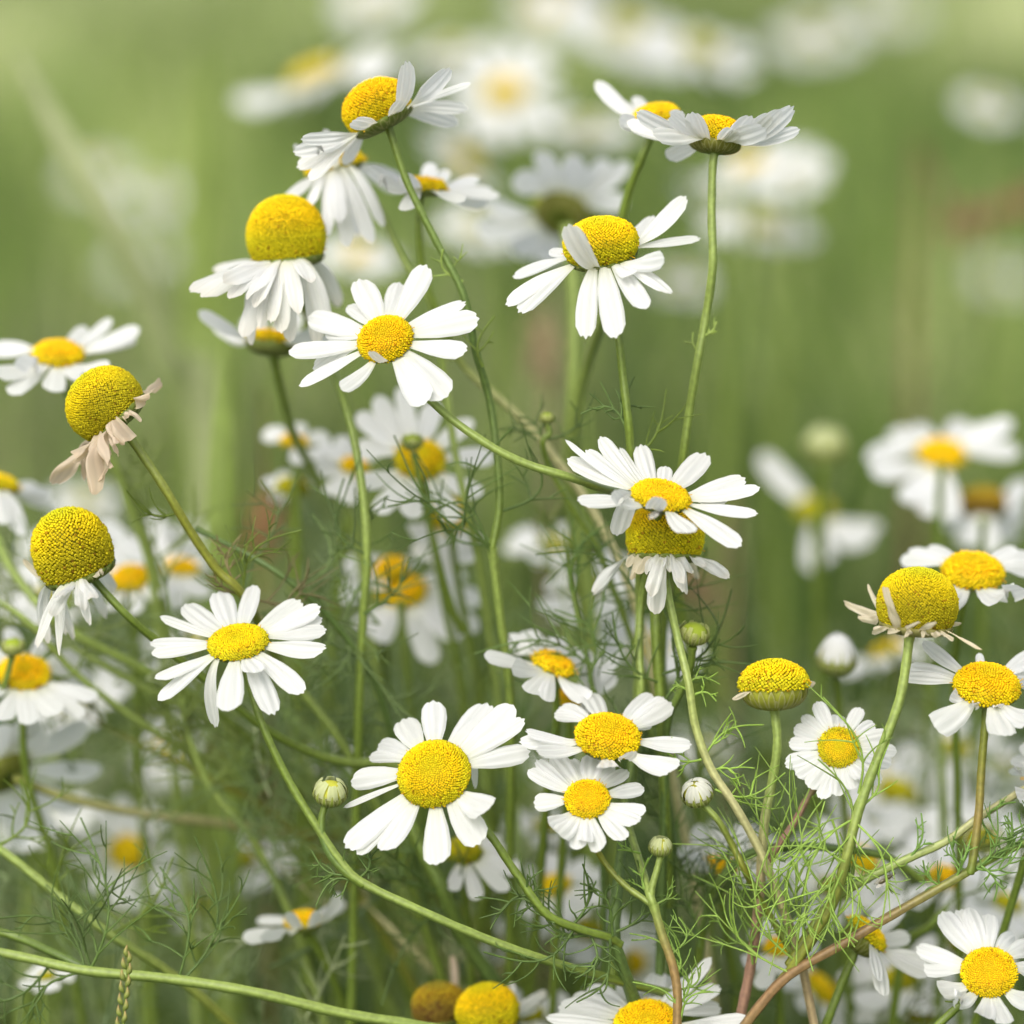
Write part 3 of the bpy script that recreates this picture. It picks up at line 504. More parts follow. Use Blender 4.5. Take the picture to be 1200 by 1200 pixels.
# --- bald dome (no petals) and the flower that shares its stem
p = plant(860, 1320, 2, 'bald yellow dome without petals and a round faced flower on one pinkish forked stem', 'chamomile', FG)
stem(p, [(907,826,0.8),(911,870,0.8),(905,915,1),(897,955,1),(893,1000,1.5),(889,1060,2),(880,1130,2.5),(868,1190,3)], (5,6.0), (LTGREEN,LTGREEN,STRAW,PINKB,PINKB), sc0=1.5)
head(p, 'flower_head', 907,805,0.8, 40,34,(-0.04,0.97,0.08), [(954,800,13,{'L':0.5}),(858,820,6,{'L':0.5}),(948,795,10,{'L':0.35}),(868,800,9,{'L':0.2})], 60, 'yellow', e_def=0, sp=3.2, calyx=0.66, calcol=(0.24,0.25,0.03), pcol=CREAM, crumple=0.1, label='bald yellow dome', stemr=0.14)
stem(p, [(981,884,1.5),(968,905,2),(948,932,2),(930,965,2),(912,990,2),(895,1020,2)], (3.8,4.6), (GREEN,PINKB,PINKB), ground=False)
head(p, 'flower_head', 983,876,0.8, 24,6,(-0.08,0.33,0.94), [(957,822,18),(940,838,15),(930,853,16),(924,870,16),(919,895,18),(932,908,18),(947,923,19),(962,937,18),(980,933,18),(1000,925,18),(1013,912,18),(1033,918,17),(1045,896,17),(1051,881,16),(1042,862,18),(1025,848,16),(1008,829,17),(982,838,16)], 48, 'yellow', e_def=-4, sp=2.0, label='round flower facing the viewer')
for a in ((893,950,1,120,40,4),(893,955,1,60,40,4),(896,945,1,175,40,3),(890,1000,1.5,170,55,5),(893,1000,1.5,110,55,5),(938,950,2,30,30,2),(884,1090,2,100,70,5),(882,1130,2,60,70,5),(890,1110,2,140,70,5)): leaf(p, a[0], a[1], a[2], a[3], a[4], max(2, a[5]//2), 0.6, (0.17,0.26,0.05), 0.95, 0.8, seed=a[3]+2, spread=0.5)
# --- withered dome at right, on the branch with the yellow flower
p = plant(870, 1320, 2, 'withered tan edged dome and a yellow flower on one branching stem at lower right', 'chamomile', FG)
stem(p, [(1066,740,-0.5),(1062,775,-0.5),(1054,820,-0.5),(1036,870,-0.5),(1018,915,-0.5),(1003,960,-0.5),(990,1010,-0.5),(975,1060,0),(935,1125,0.5),(915,1150,1)], (5.4,6.2), ((0.26,0.33,0.08),LTGREEN,LTGREEN,(0.20,0.22,0.04),OLIVE), ground=False, sc0=1.6)
head(p, 'flower_head', 1073,731,0, 44,66,(0.07,0.98,0.14), [(989,706,12,{'L':1.1,'e':10}),(1017,684,7,{'L':0.8,'e':35}),(1037,686,14,{'b':(1058,735),'f':1,'L':0.7,'e':70}),(1079,729,8,{'b':(1040,738),'f':1,'L':0.7}),(1126,731,7,{'L':0.5}),(1152,763,5,{'L':0.9}),(1006,722,18,{'L':0.7}),(1040,742,11,{'L':0.3,'f':1}),(1060,748,10,{'L':0.3,'f':1}),(1085,745,10,{'L':0.3,'f':1}),(1105,745,10,{'L':0.3,'f':1}),(1118,750,6,{'L':0.4}),(1022,740,10,{'L':0.45}),(1098,728,9,{'b':(1060,740),'f':1,'L':0.6})], 62, 'old', e_def=-10, sp=2.5, pcol=CREAM, crumple=0.14, calyx=0.28, calcol=(0.26,0.24,0.08), label='withered dome')
stem(p, [(810,1290,2),(850,1235,1.5),(888,1182,1),(925,1143,0.5),(985,1108,0),(1050,1070,0),(1120,1030,0),(1170,1002,0.5),(1230,975,1),(1300,950,2)][::-1], (4.6,6.4), (LTGREEN,GREEN,(0.20,0.13,0.05),(0.22,0.13,0.06),(0.20,0.17,0.05)), name='main_stem', sc0=1)
stem(p, [(1156,812,0),(1154,850,0),(1150,900,0),(1147,950,0),(1141,1000,0),(1137,1022,0)], (4.4,5.0), (GREEN,OLIVE,(0.2,0.15,0.04),GREEN), ground=False)
head(p, 'flower_head', 1156,806,0, 38,22,(0.04,0.84,0.52), [(1082,750,21),(1063,782,19),(1058,793,18),(1095,853,32),(1178,863,28),(1215,800,24),(1215,765,22),(1212,845,30),(1140,824,12,{'L':0.28}),(1172,825,12,{'L':0.25}),(1115,812,14,{'L':0.4}),(1147,765,10,{'L':0.5})], 74, 'orange', e_def=-12, sp=2.8, label='yellow flower with spread petals')
stem(p, [(1240,900,2),(1200,925,1.5),(1150,956,1),(1110,985,1),(1060,1008,1),(1010,1033,1),(970,1062,1),(925,1130,1)], (4.2,5.5), (STRAW,STRAW,(0.25,0.30,0.09),LTGREEN,OLIVE), ground=False)
LB = (0.22,0.32,0.06)
for a in ((1000,955,-0.5,250,100,6),(998,960,-0.5,290,100,6),(1003,950,-0.5,70,70,3),(1000,960,-0.5,230,90,6),(992,1000,-0.5,265,90,6),(995,980,-0.5,100,80,4),(988,1020,-1,280,100,6),(1006,930,-0.5,110,90,3),(990,1010,-1,120,70,5),(985,1030,0,240,100,6),(1008,940,-0.5,285,90,4),
          (975,960,0,255,110,6),(965,965,0,260,120,7),(955,985,0,262,120,7),(950,1010,0,250,110,6),(942,1125,0.5,95,150,8),(935,1128,0.5,110,150,7),(950,1110,0.5,75,130,7),(925,1140,0.5,125,130,7),(960,1100,0,85,120,6),(975,1000,0,275,100,6),(965,1040,0,95,110,6)): leaf(p, a[0], a[1], a[2], a[3], a[4]*1.1, max(2, a[5]//2), 0.6, LB, 1.0, 0.75, seed=a[3]+a[4], spread=0.24, fl=0.75)
for a in ((1140,1020,0,60,70,5),(1135,1025,0,110,60,4),(1120,1030,0,75,50,4),(1165,1005,0.3,60,50,4),(1180,998,0.5,100,50,5),(1145,1018,0,20,60,4),(1150,1015,0,300,50,3),(1195,990,0.7,70,60,5),(1155,958,1,40,40,3),(1060,1010,1,75,60,2),(1150,960,1,320,40,2),(1110,1040,0,130,45,4)): leaf(p, *a, 0.9, (0.14,0.24,0.05), 1.0, 0.7, seed=a[3]+5)
# --- sharp flower in the bottom right corner
p = plant(1060, 1330, 3, 'sharp chamomile with yellow disc in the bottom right corner', 'chamomile', FG)
stem(p, [(1160,1146,0.8),(1143,1164,1),(1122,1180,1),(1095,1205,1)], (4.4,5), (GREEN,GREEN))
head(p, 'flower_head', 1159,1140,0, 32,9,(-0.12,0.58,0.80), [(1073,1110,22),(1082,1130,24),(1104,1068,26),(1120,1066,22),(1136,1063,23),(1158,1071,22),(1190,1097,24),(1212,1108,22),(1099,1159,22),(1120,1168,22),(1153,1192,22),(1180,1200,20),(1208,1172,22),(1222,1145,20)], 66, 'orange', e_def=-4, sp=2.3)
leaf(p, 1150,1156,1,200,40,3,0.6,GREEN,1.0,0.8)
# --- side/back view flower left of it
p = plant(940, 1330, 6, 'chamomile turned away showing its green cup, under the brown branch at lower right', 'chamomile', FG)
stem(p, [(1005,1108,3.5),(996,1130,3.5),(985,1155,3.5),(970,1195,3.5),(955,1240,4)], (5,5.4), (GREEN,GREEN))
head(p, 'flower_head', 1014,1096,3.5, 26,16,(0.62,0.70,0.10), [(1000,1056,24),(1058,1052,30),(1067,1096,20),(1036,1168,22),(1088,1130,22),(1090,1142,18),(1050,1060,24),(1030,1150,18)], 62, 'yellow', e_def=0, sp=3, calyx=0.85, calcol=(0.13,0.15,0.02), pcol=GREYW)
# --- flower cut by the bottom edge
p = plant(755, 1400, 4, 'wide chamomile cut off by the bottom edge, right of centre', 'chamomile', FG)
stem(p, [(760,1215,2),(762,1240,2),(760,1300,3)], (4.4,5), (GREEN,GREEN))
head(p, 'flower_head', 758,1203,1.8, 38,14,(-0.06,0.78,0.62), [(639,1192,20),(653,1180,22),(668,1171,22),(688,1160,27),(727,1149,27),(772,1138,27),(812,1146,22),(834,1122,14),(843,1154,18),(846,1182,18),(790,1150,22),(880,1195,20),(660,1230,24),(720,1270,26),(790,1275,26),(840,1245,24)], 92, 'orange', e_def=4, sp=2.8)
# --- old domes at left
p = plant(430, 1320, 5, 'old chamomile dome with a tan withered petal skirt, tilted, at the left side', 'chamomile', FG)
stem(p, [(143,500,1.5),(165,530,1.5),(195,575,1.5),(225,625,2),(255,668,2.5),(285,698,3),(330,780,7),(400,870,8),(470,1000,9)], (5,5.4), (LTGREEN,OLIVE,OLIVE,LTGREEN,GREEN))
head(p, 'flower_head', 138,490,1.5, 43,66,(-0.68,0.72,0.10), [(190,447,17,{'L':0.5,'tipw':0.15}),(60,568,20,{'L':1.15,'tipw':0.1}),(108,580,20,{'f':1,'L':1.0,'tipw':0.1}),(128,550,20,{'f':1,'L':0.8,'tipw':0.15,'tw':1.2}),(84,540,18,{'L':0.8,'tipw':0.1,'tw':-1.0}),(112,566,14,{'L':1,'tipw':0.1,'tw':1.4}),(176,460,16,{'L':0.35,'f':1}),(148,518,24,{'f':1,'L':0.5}),(98,558,24,{'L':0.9}),(118,565,20,{'L':0.8,'f':1}),(135,530,24,{'f':1,'L':0.6}),(160,490,18,{'f':1,'L':0.35}),(82,550,18)], 72, 'old', e_def=-45, sp=2.5, pcol=(0.70,0.59,0.46), crumple=0.20, label=None)
leaf(p, 210,600,2,165,60,3,0.6,GREEN,1.1,0.9); leaf(p, 280,692,3,80,70,5,0.8,(0.17,0.14,0.06),1.0,0.9); leaf(p, 285,698,3,50,100,5,0.8,GREEN,1.0,0.9); leaf(p, 285,698,3,130,60,4,0.8,(0.15,0.13,0.05),1.0,0.9); leaf(p, 290,700,4,25,110,4,0.8,(0.14,0.12,0.05),1.0,0.9)
p = plant(520, 1320, 9, 'round old chamomile dome with drooping white petals at the left edge', 'chamomile', FG)
stem(p, [(105,672,1.5),(118,688,1.5),(150,722,1.5),(185,752,2.5),(240,795,3.5),(300,845,4.5),(350,875,5.5),(405,893,6.5),(470,900,8),(560,960,10),(600,1080,11)], (4.4,5.6), (GREEN,GREEN,GREEN,LTGREEN,GREEN))
head(p, 'flower_head', 94,670,1.5, 43,76,(-0.32,0.92,0.22), [(43,760,15,{'f':0.6}),(70,770,13,{'f':0.6}),(105,733,12,{'f':1}),(133,695,20,{'L':0.8}),(110,703,16,{'f':1,'L':0.8}),(60,722,16,{'f':1}),(78,745,13),(50,740,15),(27,655,9,{'L':0.3,'col':CREAM}),(88,752,11),(58,755,12),(125,725,13),(66,700,15,{'f':1,'L':0.8}),(96,715,16,{'f':1}),(122,668,9,{'L':0.3,'f':1,'col':CREAM})], 84, 'old', e_def=-75, sp=3.3, pcol=GREYW, crumple=0.08)
p = plant(420, 1320, 9, 'old chamomile dome with pale hanging petals, upper left', 'chamomile', FG)
stem(p, [(345,315,6),(352,345,7),(372,400,9),(400,460,6),(420,540,5),(430,640,5),(425,740,6),(420,850,7)], (4.4,5.2), (GREEN,GREEN,LTGREEN,GREEN))
head(p, 'flower_head', 338,302,5, 43,72,(-0.10,0.98,0.12), [(222,342,26,{'f':0.3}),(236,348,22,{'f':0.5}),(262,330,22,{'f':1}),(290,350,22,{'f':1}),(276,318,18,{'L':0.6,'f':1}),(250,316,18),(365,330,20,{'f':1}),(318,380,18,{'f':1}),(385,392,22),(372,405,20),(398,360,20),(330,392,20,{'f':1}),(268,350,22,{'f':.5}),(340,402,18),(296,405,18),(285,396,22,{'f':1}),(305,386,17,{'f':1}),(350,368,20,{'f':1}),(371,345,20),(332,334,10,{'L':0.35,'f':1}),(391,350,16),(245,338,16),(320,372,12),(362,375,14),(300,360,20,{'f':1})], 92, 'yellow', e_def=-60, sp=2.5, pcol=GREYW, crumple=0.05)
leaf(p, 430,650,5,120,90,4,0.6,DKGREEN,1.1,0.8); leaf(p, 426,720,5,60,90,4,0.6,DKGREEN,1.1,0.8); leaf(p, 428,660,5,70,100,4,0.6,DKGREEN,1.1,0.8)
# ================================================================== SLIGHTLY TO STRONGLY BLURRED FLOWERS, traced one by one
def flower(label, x, y, c, Rp, H, axis, tips, L0, st, style='yellow', r=(4.2,5), cols=(GREEN,GREEN), **k):
    cx = st[-1][0]; p = plant(cx, 1300, st[-1][2], label, 'chamomile', BGp); stem(p, st, r, cols)
    head(p, 'flower_head', x, y, c, Rp, H, axis, tips, L0, style, sp=k.pop('sp', 3.6), **k); return p
flower('half hidden chamomile behind the fat domed flower at the top, petals drooping', 393,197,9, 33,28,(-0.25,0.95,0.1),
  [(335,233,17),(362,244,16),(385,276,19,{'f':1}),(410,291,19,{'f':1}),(436,286,20,{'f':1}),(450,268,18),(466,226,19),(380,150,16,{'e':0}),(345,168,14),(420,278,18),(400,262,20,{'f':1}),(478,215,16)], 86, [(398,205,9),(440,235,8.5),(470,300,8),(505,355,8),(520,430,9),(532,520,9),(548,600,9),(560,650,10)], 'orange', r=(4,4.6), cols=(LTGREEN,LTGREEN), e_def=-50)
flower('small blurred chamomile seen from the side behind the arching stem', 495,222,7, 28,14,(0.06,0.99,0.08),
  [(432,193,20),(445,212,20,{'f':.5}),(474,248,18,{'f':1}),(505,190,16,{'e':30}),(523,198,18,{'e':20}),(560,206,16),(587,229,14),(571,241,18),(578,222,14),(545,235,14),(470,205,18,{'f':0.6,'e':20})], 78, [(493,230,7),(491,265,7),(497,320,7.5),(520,380,8),(545,430,9),(620,500,9),(690,590,9),(735,680,9),(760,760,9)], 'orange', r=(4,5.5), cols=(GREEN,GREEN,STRAW,STRAW), e_def=4)
flower('blurred chamomile below the old hanging dome, upper left', 318,402,10, 30,16,(0.12,0.98,-0.05),
  [(233,364,20),(250,378,20),(285,372,18,{'e':40}),(350,365,22,{'e':30}),(375,385,20),(395,395,18),(265,392,18),(300,360,20,{'e':50}),(335,352,18,{'e':50})], 80, [(320,412,10),(328,450,11),(345,510,13),(375,560,15),(410,600,15),(430,700,16)], 'orange', e_def=10, r=(5,6), cols=(GREEN,LTGREEN), calyx=0.5)
flower('blurred chamomile at the left edge above the tan skirted dome', 68,418,9, 28,16,(0.06,0.88,0.42),
  [(-12,408,26),(-10,438,26),(10,462,26),(62,459,28,{'L':0.7}),(96,438,22),(130,430,22),(131,372,18),(165,384,22),(160,398,20),(20,420,26),(100,382,18)], 82, [(66,425,10),(90,480,13),(130,540,13),(165,610,14),(190,700,15)], 'orange', e_def=0, r=(5,6), cols=(LTGREEN,LTGREEN))
flower('blurred half flower cut by the left edge, petals pointing down right', -10,572,12, 30,18,(0.1,0.98,0.0),
  [(60,580,24),(62,594,20),(24,628,26),(45,568,22),(-30,620,24),(5,615,26),(-60,590,24)], 76, [(-8,580,12),(0,640,10),(30,690,9),(75,735,8.5),(150,775,9),(250,830,10),(330,900,12)], 'yellow', e_def=-25, r=(5,6), cols=(LTGREEN,GREEN))
p = flower('large blurred chamomile behind the slanting stem, with a green bud in front of its disc', 492,540,11, 28,16,(0.12,0.66,0.74),
  [(418,483,27),(440,463,27),(470,452,22),(508,470,27),(552,490,27),(580,535,27),(565,580,27),(535,612,27),(480,608,27),(440,602,27),(418,565,27),(415,525,27)], 74, [(496,556,12),(505,620,13),(520,700,14),(540,800,15)], 'yellow', e_def=0)
bud(p, 483,517,8.5, 13,(0,0.9,0.3),'green'); stem(p, [(485,530,8.5),(500,600,9),(520,680,10),(540,740,11)], (3.4,4), (GREEN,GREEN), ground=False)
flower('blurred chamomile below the one with the green bud, its petals sweeping down', 527,605,15, 22,10,(0.1,0.5,0.8),
  [(480,625,30),(490,655,32),(520,672,34),(552,660,32),(560,635,30),(500,590,22)], 60, [(527,615,13),(540,700,14),(560,800,15)], 'yellow', e_def=-10)
flower('blurred chamomile with golden disc and broad drooping petals, in the centre behind the stems', 470,694,16, 27,16,(0.05,0.78,0.6),
  [(405,655,28),(398,700,30),(420,738,32),(440,752,30),(508,778,34),(540,750,32),(562,738,30),(566,702,30),(545,670,26),(440,650,24)], 82, [(470,705,14),(478,800,15),(490,900,16)], 'orange', e_def=-18)
flower('blurred little yellow head above the golden disc in the centre', 458,668,16, 18,12,(-0.2,0.8,0.5), [(430,650,14),(440,690,14),(490,660,14)], 34, [(458,678,16),(452,760,17),(450,860,18)], 'orange', e_def=-10)
p = flower('chamomile with brown stained disc behind the tall stem, centre right', 648,780,5, 24,12,(0.35,0.86,0.35),
  [(567,767,17),(588,748,24),(612,740,26),(619,812,20),(655,745,24),(690,762,22),(703,800,20),(690,820,20),(600,780,20),(640,822,20)], 74, [(650,790,5),(652,850,6),(640,940,8)], 'orange', e_def=0)
leaf(p, 690,780,5,170,110,5,0.7,DKGREEN,1.1,0.8); leaf(p, 690,800,5,110,120,5,0.7,DKGREEN,1.1,0.8)
flower('small soft yellow head just left of the upper flower of the pair', 667,820,7, 15,12,(0,0.85,0.5), [(705,770,18),(725,765,18),(722,790,18),(692,835,18),(700,820,18)], 52, [(667,828,7),(668,900,8),(660,980,9)], 'orange', e_def=10)
p = plant(805, 1300, 6, 'upright green bud on a thick stem right below the shaggy dome', 'chamomile bud', FG)
stem(p, [(812,758,2),(808,785,2.5),(795,815,3),(782,850,3.5),(778,950,4)], (4,5), (GREEN,DKGREEN)); bud(p, 814,741,2, 18,(0.2,0.9,0.4),'green')
stem(p, [(768,700,3.5),(770,760,3.5),(776,850,3.8),(779,940,4),(784,1060,5)], (6.5,6), (GREEN,GREEN), ground=False)
for a in ((772,800,3.5,130,90,5),(776,790,3.5,50,110,5),(780,820,3.5,30,100,4),(772,850,4,150,100,4),(790,815,3,80,70,4)): leaf(p, *a, 0.8, DKGREEN, 1.1, 0.7, seed=a[3])
p = plant(990, 1300, 16, 'soft white half open bud between the bald dome and the withered dome', 'chamomile bud', BGp)
stem(p, [(980,795,10),(984,840,11),(990,960,13)], (4,5), (GREEN,GREEN)); bud(p, 980,772,9.5, 24,(0.05,0.95,0.3),'open')
p = flower('chamomile with orange yellow disc at the left edge, small green bud before it', 28,790,8.5, 29,13,(0.12,0.80,0.58),
  [(110,800,24),(103,765,22),(115,818,20),(60,742,22),(10,735,22),(-25,770,24),(70,835,26),(35,850,26),(0,845,26),(100,838,22),(-30,810,24)], 82, [(28,800,9),(30,900,10),(60,1000,12)], 'orange', e_def=-5)
bud(p, 15,757,7, 14,(0,0.95,0.3),'green'); stem(p, [(14,770,7),(6,800,7.5),(-10,840,8),(-20,900,9)], (3.4,4), (GREEN,GREEN), ground=False)
flower('big blurred chamomile seen from behind with olive disc at the left edge', 6,905,12, 32,14,(-0.55,0.66,-0.50),
  [(55,855,34),(105,848,36),(120,905,36),(95,950,36),(62,985,34),(28,992,32),(-20,985,34),(-50,880,34),(0,850,30),(40,840,30)], 95, [(16,912,11),(80,935,11),(160,952,12),(260,965,14),(400,985,16)], 'lime', e_def=-5, calyx=0.35, calcol=(0.22,0.24,0.02), pcol=WHITE, r=(5,6), cols=(OLIVE,STRAW,OLIVE))
flower('small blurred yellow disc between the left dome and the flat flower', 153,680,15, 21,14,(-0.1,0.8,0.55), [(115,655,20),(130,640,24),(185,655,22),(190,700,20),(160,720,20),(120,715,22)], 48, [(153,690,15),(160,800,16)], 'orange', e_def=0)
flower('very soft white flower behind the flat open chamomile, left', 212,668,19, 18,12,(0.1,0.9,0.3), [(165,620,28),(195,612,28),(230,640,30),(262,655,28),(240,700,30),(200,715,30),(165,690,28),(180,600,24),(120,610,26)], 62, [(212,680,19),(220,800,20)], 'orange', e_def=0)
flower('soft white side-view flower at lower left with tiny yellow centre', 356,1082,8.5, 20,14,(-0.1,0.97,0.15), [(284,1100,17),(305,1096,17,{'f':1}),(320,1080,16),(338,1068,16,{'e':30}),(398,1045,16,{'e':30}),(405,1058,16),(372,1066,14,{'e':40}),(300,1078,14)], 68, [(360,1092,8.5),(372,1110,9),(392,1150,10),(420,1230,12)], 'orange', e_def=0, r=(5,5.5), calyx=0.5)
flower('brown tinged old dome at the bottom edge, left one of two', 516,1192,7.5, 29,42,(-0.1,0.98,0.1), [(530,1118,10,{'L':0.6,'col':TAN}),(550,1190,8,{'L':0.4})], 40, [(516,1200,8),(518,1260,9)], 'brown', e_def=0, pcol=TAN, crumple=0.1, sp=3)
flower('bright yellow old dome at the bottom edge, right one of two', 574,1200,6, 34,46,(-0.18,0.96,0.15), [(600,1150,12,{'L':0.5}),(612,1172,12,{'L':0.5}),(632,1180,16,{'L':0.9}),(640,1160,14)], 62, [(576,1210,6.5),(580,1270,8)], 'yellow', e_def=-10, pcol=GREYW, crumple=0.1, sp=3)
flower('soft yellow head with white petals right under the largest flower', 543,1000,8.5, 20,14,(0.0,0.8,0.5), [(598,1000,22),(610,1020,24),(595,1045,22),(560,1055,20),(530,1045,20),(605,1010,20),(590,985,18)], 60, [(543,1010,9),(550,1100,10)], 'lime', e_def=-10)
flower('white flower with one yellow wedge showing, below the white bud', 842,1020,9, 20,17,(0.05,0.97,0.1), [(801,990,26,{'f':.5,'e':40}),(820,965,26,{'e':50}),(815,1000,26,{'f':1,'e':40}),(845,972,26,{'e':60}),(872,985,22,{'e':40}),(868,965,20,{'e':50}),(805,1010,20)], 46, [(842,1030,9),(850,1080,10),(860,1150,11)], 'orange', e_def=40, calyx=0.3)
flower('blurred chamomile with yellow centre among the bright leaves, lower right', 912,1112,9, 15,12,(0,0.85,0.4), [(870,1130,22),(880,1090,24),(950,1075,26),(960,1110,26),(930,1150,26),(890,1160,24),(900,1065,22)], 58, [(912,1120,9),(915,1200,10)], 'orange', e_def=0)
flower('blurred chamomile with yellow centre above the brown branch, lower right', 1107,1030,13, 18,12,(0.2,0.85,0.4), [(1048,1000,30),(1070,975,30),(1110,985,26),(1150,1005,28),(1168,1045,28),(1150,1075,28),(1110,1085,28),(1060,1060,30),(1175,1020,26)], 66, [(1107,1040,13),(1100,1150,14)], 'orange', e_def=-5)
flower('chamomile cut by the right edge, only the petal tips showing', 1232,912,2, 26,10,(-0.1,0.7,0.6), [(1186,888,18),(1187,908,18),(1190,930,20),(1200,870,18),(1205,950,20),(1270,880,20),(1280,920,20),(1250,960,20)], 50, [(1232,920,2),(1225,960,2),(1200,1010,3)], 'orange', e_def=0)
flower('chamomile with flat gold disc at the right edge behind the withered dome', 1140,673,5, 35,20,(0.02,0.87,0.48),
  [(1054,656,18),(1066,643,18),(1088,640,16),(1086,690,18),(1112,706,24),(1172,704,24),(1200,690,22),(1208,650,22),(1190,640,18),(1060,672,18),(1222,670,22)], 82, [(1140,682,5),(1130,705,5),(1124,740,6),(1118,800,8),(1122,920,10)], 'orange', e_def=0, r=(4,4.6))
flower('blurred chamomile with yellow centre at the right edge, upper of the pair there', 1103,534,25, 26,13,(0.02,0.80,0.58),
  [(1014,537,34),(1045,503,32),(1075,495,26),(1060,590,36),(1088,606,36),(1115,610,34),(1130,492,32),(1163,497,30),(1186,492,28),(1195,528,30),(1020,555,28)], 90, [(1103,545,20),(1095,700,22)], 'orange', e_def=-8)
flower('blurred olive dome with hanging petals at the right edge', 1152,600,26, 24,30,(0,0.97,0.1), [(1200,560,30),(1200,600,32),(1185,635,34),(1130,640,30),(1110,620,30),(1160,650,30)], 60, [(1152,610,20),(1150,720,22)], 'brown', e_def=-40)
flower('very blurred pale three petalled flower right of centre', 955,600,34, 22,14,(0,0.8,0.5), [(893,530,32),(905,548,32),(1030,622,38),(1018,640,36),(955,672,34),(965,660,34),(920,560,28)], 88, [(955,610,25),(960,760,27)], 'lime', e_def=-5, pcol=GREYW)
p = plant(967, 1300, 27, 'very blurred pale bud right of centre', 'chamomile bud', BGp); stem(p, [(966,545,25),(962,620,26),(960,740,27)], (5,6), (GREEN,GREEN)); bud(p, 967,522,32, 25,(0,0.95,0.3),'cream')
flower('large blurred flower seen from below, between the top flowers', 660,250,20, 34,14,(0.22,0.62,-0.60),
  [(558,272,34),(572,240,36),(600,212,36),(636,176,36),(676,182,34),(712,186,28),(738,190,26),(735,235,30),(600,296,36),(640,310,36),(690,300,34),(720,270,30)], 92, [(664,262,15),(672,340,15),(672,450,15),(668,560,16),(690,700,17)], 'lime', e_def=5, calyx=0.34, calcol=(0.14,0.15,0.01), r=(7,8), cols=(LTGREEN,LTGREEN), pcol=WHITE)
flower('soft white flower with small yellow centre left of the centre stems', 415,548,15, 14,10,(0.2,0.8,0.5), [(375,520,26),(370,545,26),(385,580,26),(405,590,24),(450,560,26),(440,520,24),(400,510,24)], 48, [(415,556,15),(400,650,16)], 'orange', e_def=0)
flower('soft white flower on the far side of the left stems', 345,520,16, 14,10,(0.1,0.9,0.3), [(308,505,22),(320,500,22),(350,495,22),(385,510,22),(378,535,22),(350,545,22)], 42, [(345,530,16),(350,650,17)], 'orange', e_def=0)
flower('tiny blurred flower head left of centre', 342,575,17, 18,14,(0.0,0.9,0.3), [(312,560,20),(318,580,20),(330,552,20),(362,565,16)], 34, [(342,585,17),(345,700,18)], 'lime', e_def=0)
# --- more distant ones: prototypes copied with their parts
def tips_for(rng, n, L, x, y, e):
    return [(x+math.cos(a)*(L+20), y-math.sin(a)*(L+20)*e) for a in np.linspace(0, 6.283, n, endpoint=False)+rng.normal(0, 0.1, n)]
far = [(370,92,30,1.45),(438,2,42,0.8),(530,62,38,0.8),(592,110,34,1.1),(735,40,40,1.35),(820,62,36,1.25),(880,195,30,0.95),(925,200,33,0.8),(895,265,34,1.0),(835,245,38,0.7),
       (1158,125,40,0.6),(180,232,50,0.6),(110,205,55,0.6),(162,305,55,0.6),(690,152,36,0.8),(545,190,34,0.8),(955,45,50,0.8),(1180,325,55,0.6),(420,300,28,0.7),(560,268,30,0.7),(800,330,42,0.7),(640,10,50,0.7),(1040,10,60,0.7),
       (1050,930,22,1.0),(1000,975,20,0.9),(1150,985,18,0.9),(1055,1150,14,0.9),(960,1160,15,0.9),(1120,880,24,0.8),(1130,1110,13,0.8),(650,1040,13,0.8),(690,1090,16,0.7),(640,970,18,0.6),(150,1000,20,0.9),(280,1010,22,0.8),
       (235,760,24,0.9),(60,650,22,0.8),(690,690,18,0.8),(650,640,24,0.7),(1010,1010,15,0.8),(870,1000,18,0.7),(825,880,26,0.7),(760,760,20,0.8),(385,890,18,0.5),(55,1145,10,0.4),(240,1060,22,0.6),(1180,1060,16,0.7),(60,700,20,0.8),(185,640,26,0.8),(90,820,20,0.8),(35,960,18,0.9),(200,880,28,0.7),(1100,950,24,1.0),(1170,900,26,0.9),(1020,900,30,0.9),(980,1040,18,0.8),(1080,1190,15,0.9),(740,1130,20,0.7),(660,900,26,0.6),(100,590,26,0.7),(1040,765,24,0.8),(600,1100,16,0.5),(620,1190,10,0.7)]
rf = np.random.default_rng(8); protos = []
LBL = ['a dissolved white blob', 'x']
def where(x, y):
    h = 'far left' if x < 200 else 'left' if x < 420 else 'centre left' if x < 600 else 'centre right' if x < 780 else 'right' if x < 980 else 'far right'
    v = 'along the top edge' if y < 75 else 'near the top' if y < 170 else 'in the upper part' if y < 290 else 'above mid-height' if y < 600 else 'below mid-height' if y < 820 else 'in the lower part' if y < 1030 else 'near the bottom'
    return h, v
for i in range(6):
    x, y, c, k = far[i]; c0 = 30; Rr = 24; el = [0.45, 0.6, 0.35, 0.8, 0.5, 0.4][i]
    p = plant(600, 600, c0, 'x', 'chamomile', BGp); n = [13, 12, 14, 12, 13, 11][i]
    stem(p, [(600,600,c0),(603,700,c0),(607,850,c0),(603,1000,c0)], (5,6), (GREEN,GREEN))
    head(p, 'flower_head', 600, 592, c0, Rr, 14, (0.1*(i-2.5), math.sqrt(1-el**2), el), tips_for(rf, n, 62, 600, 592, el+0.12), 68, ['yellow','lime','lime','yellow','lime','lime'][i], e_def=-8, sp=4, wdef=30, seed=i)
    protos.append((p, P(600, 592, c0)))
def copy_tree(o, parent=None):
    c = o.copy(); sc.collection.objects.link(c); c.parent = parent
    for ch in list(o.children): copy_tree(ch, c)
    return c
used = {}; trees = [p for p, _ in protos]; kids = {}
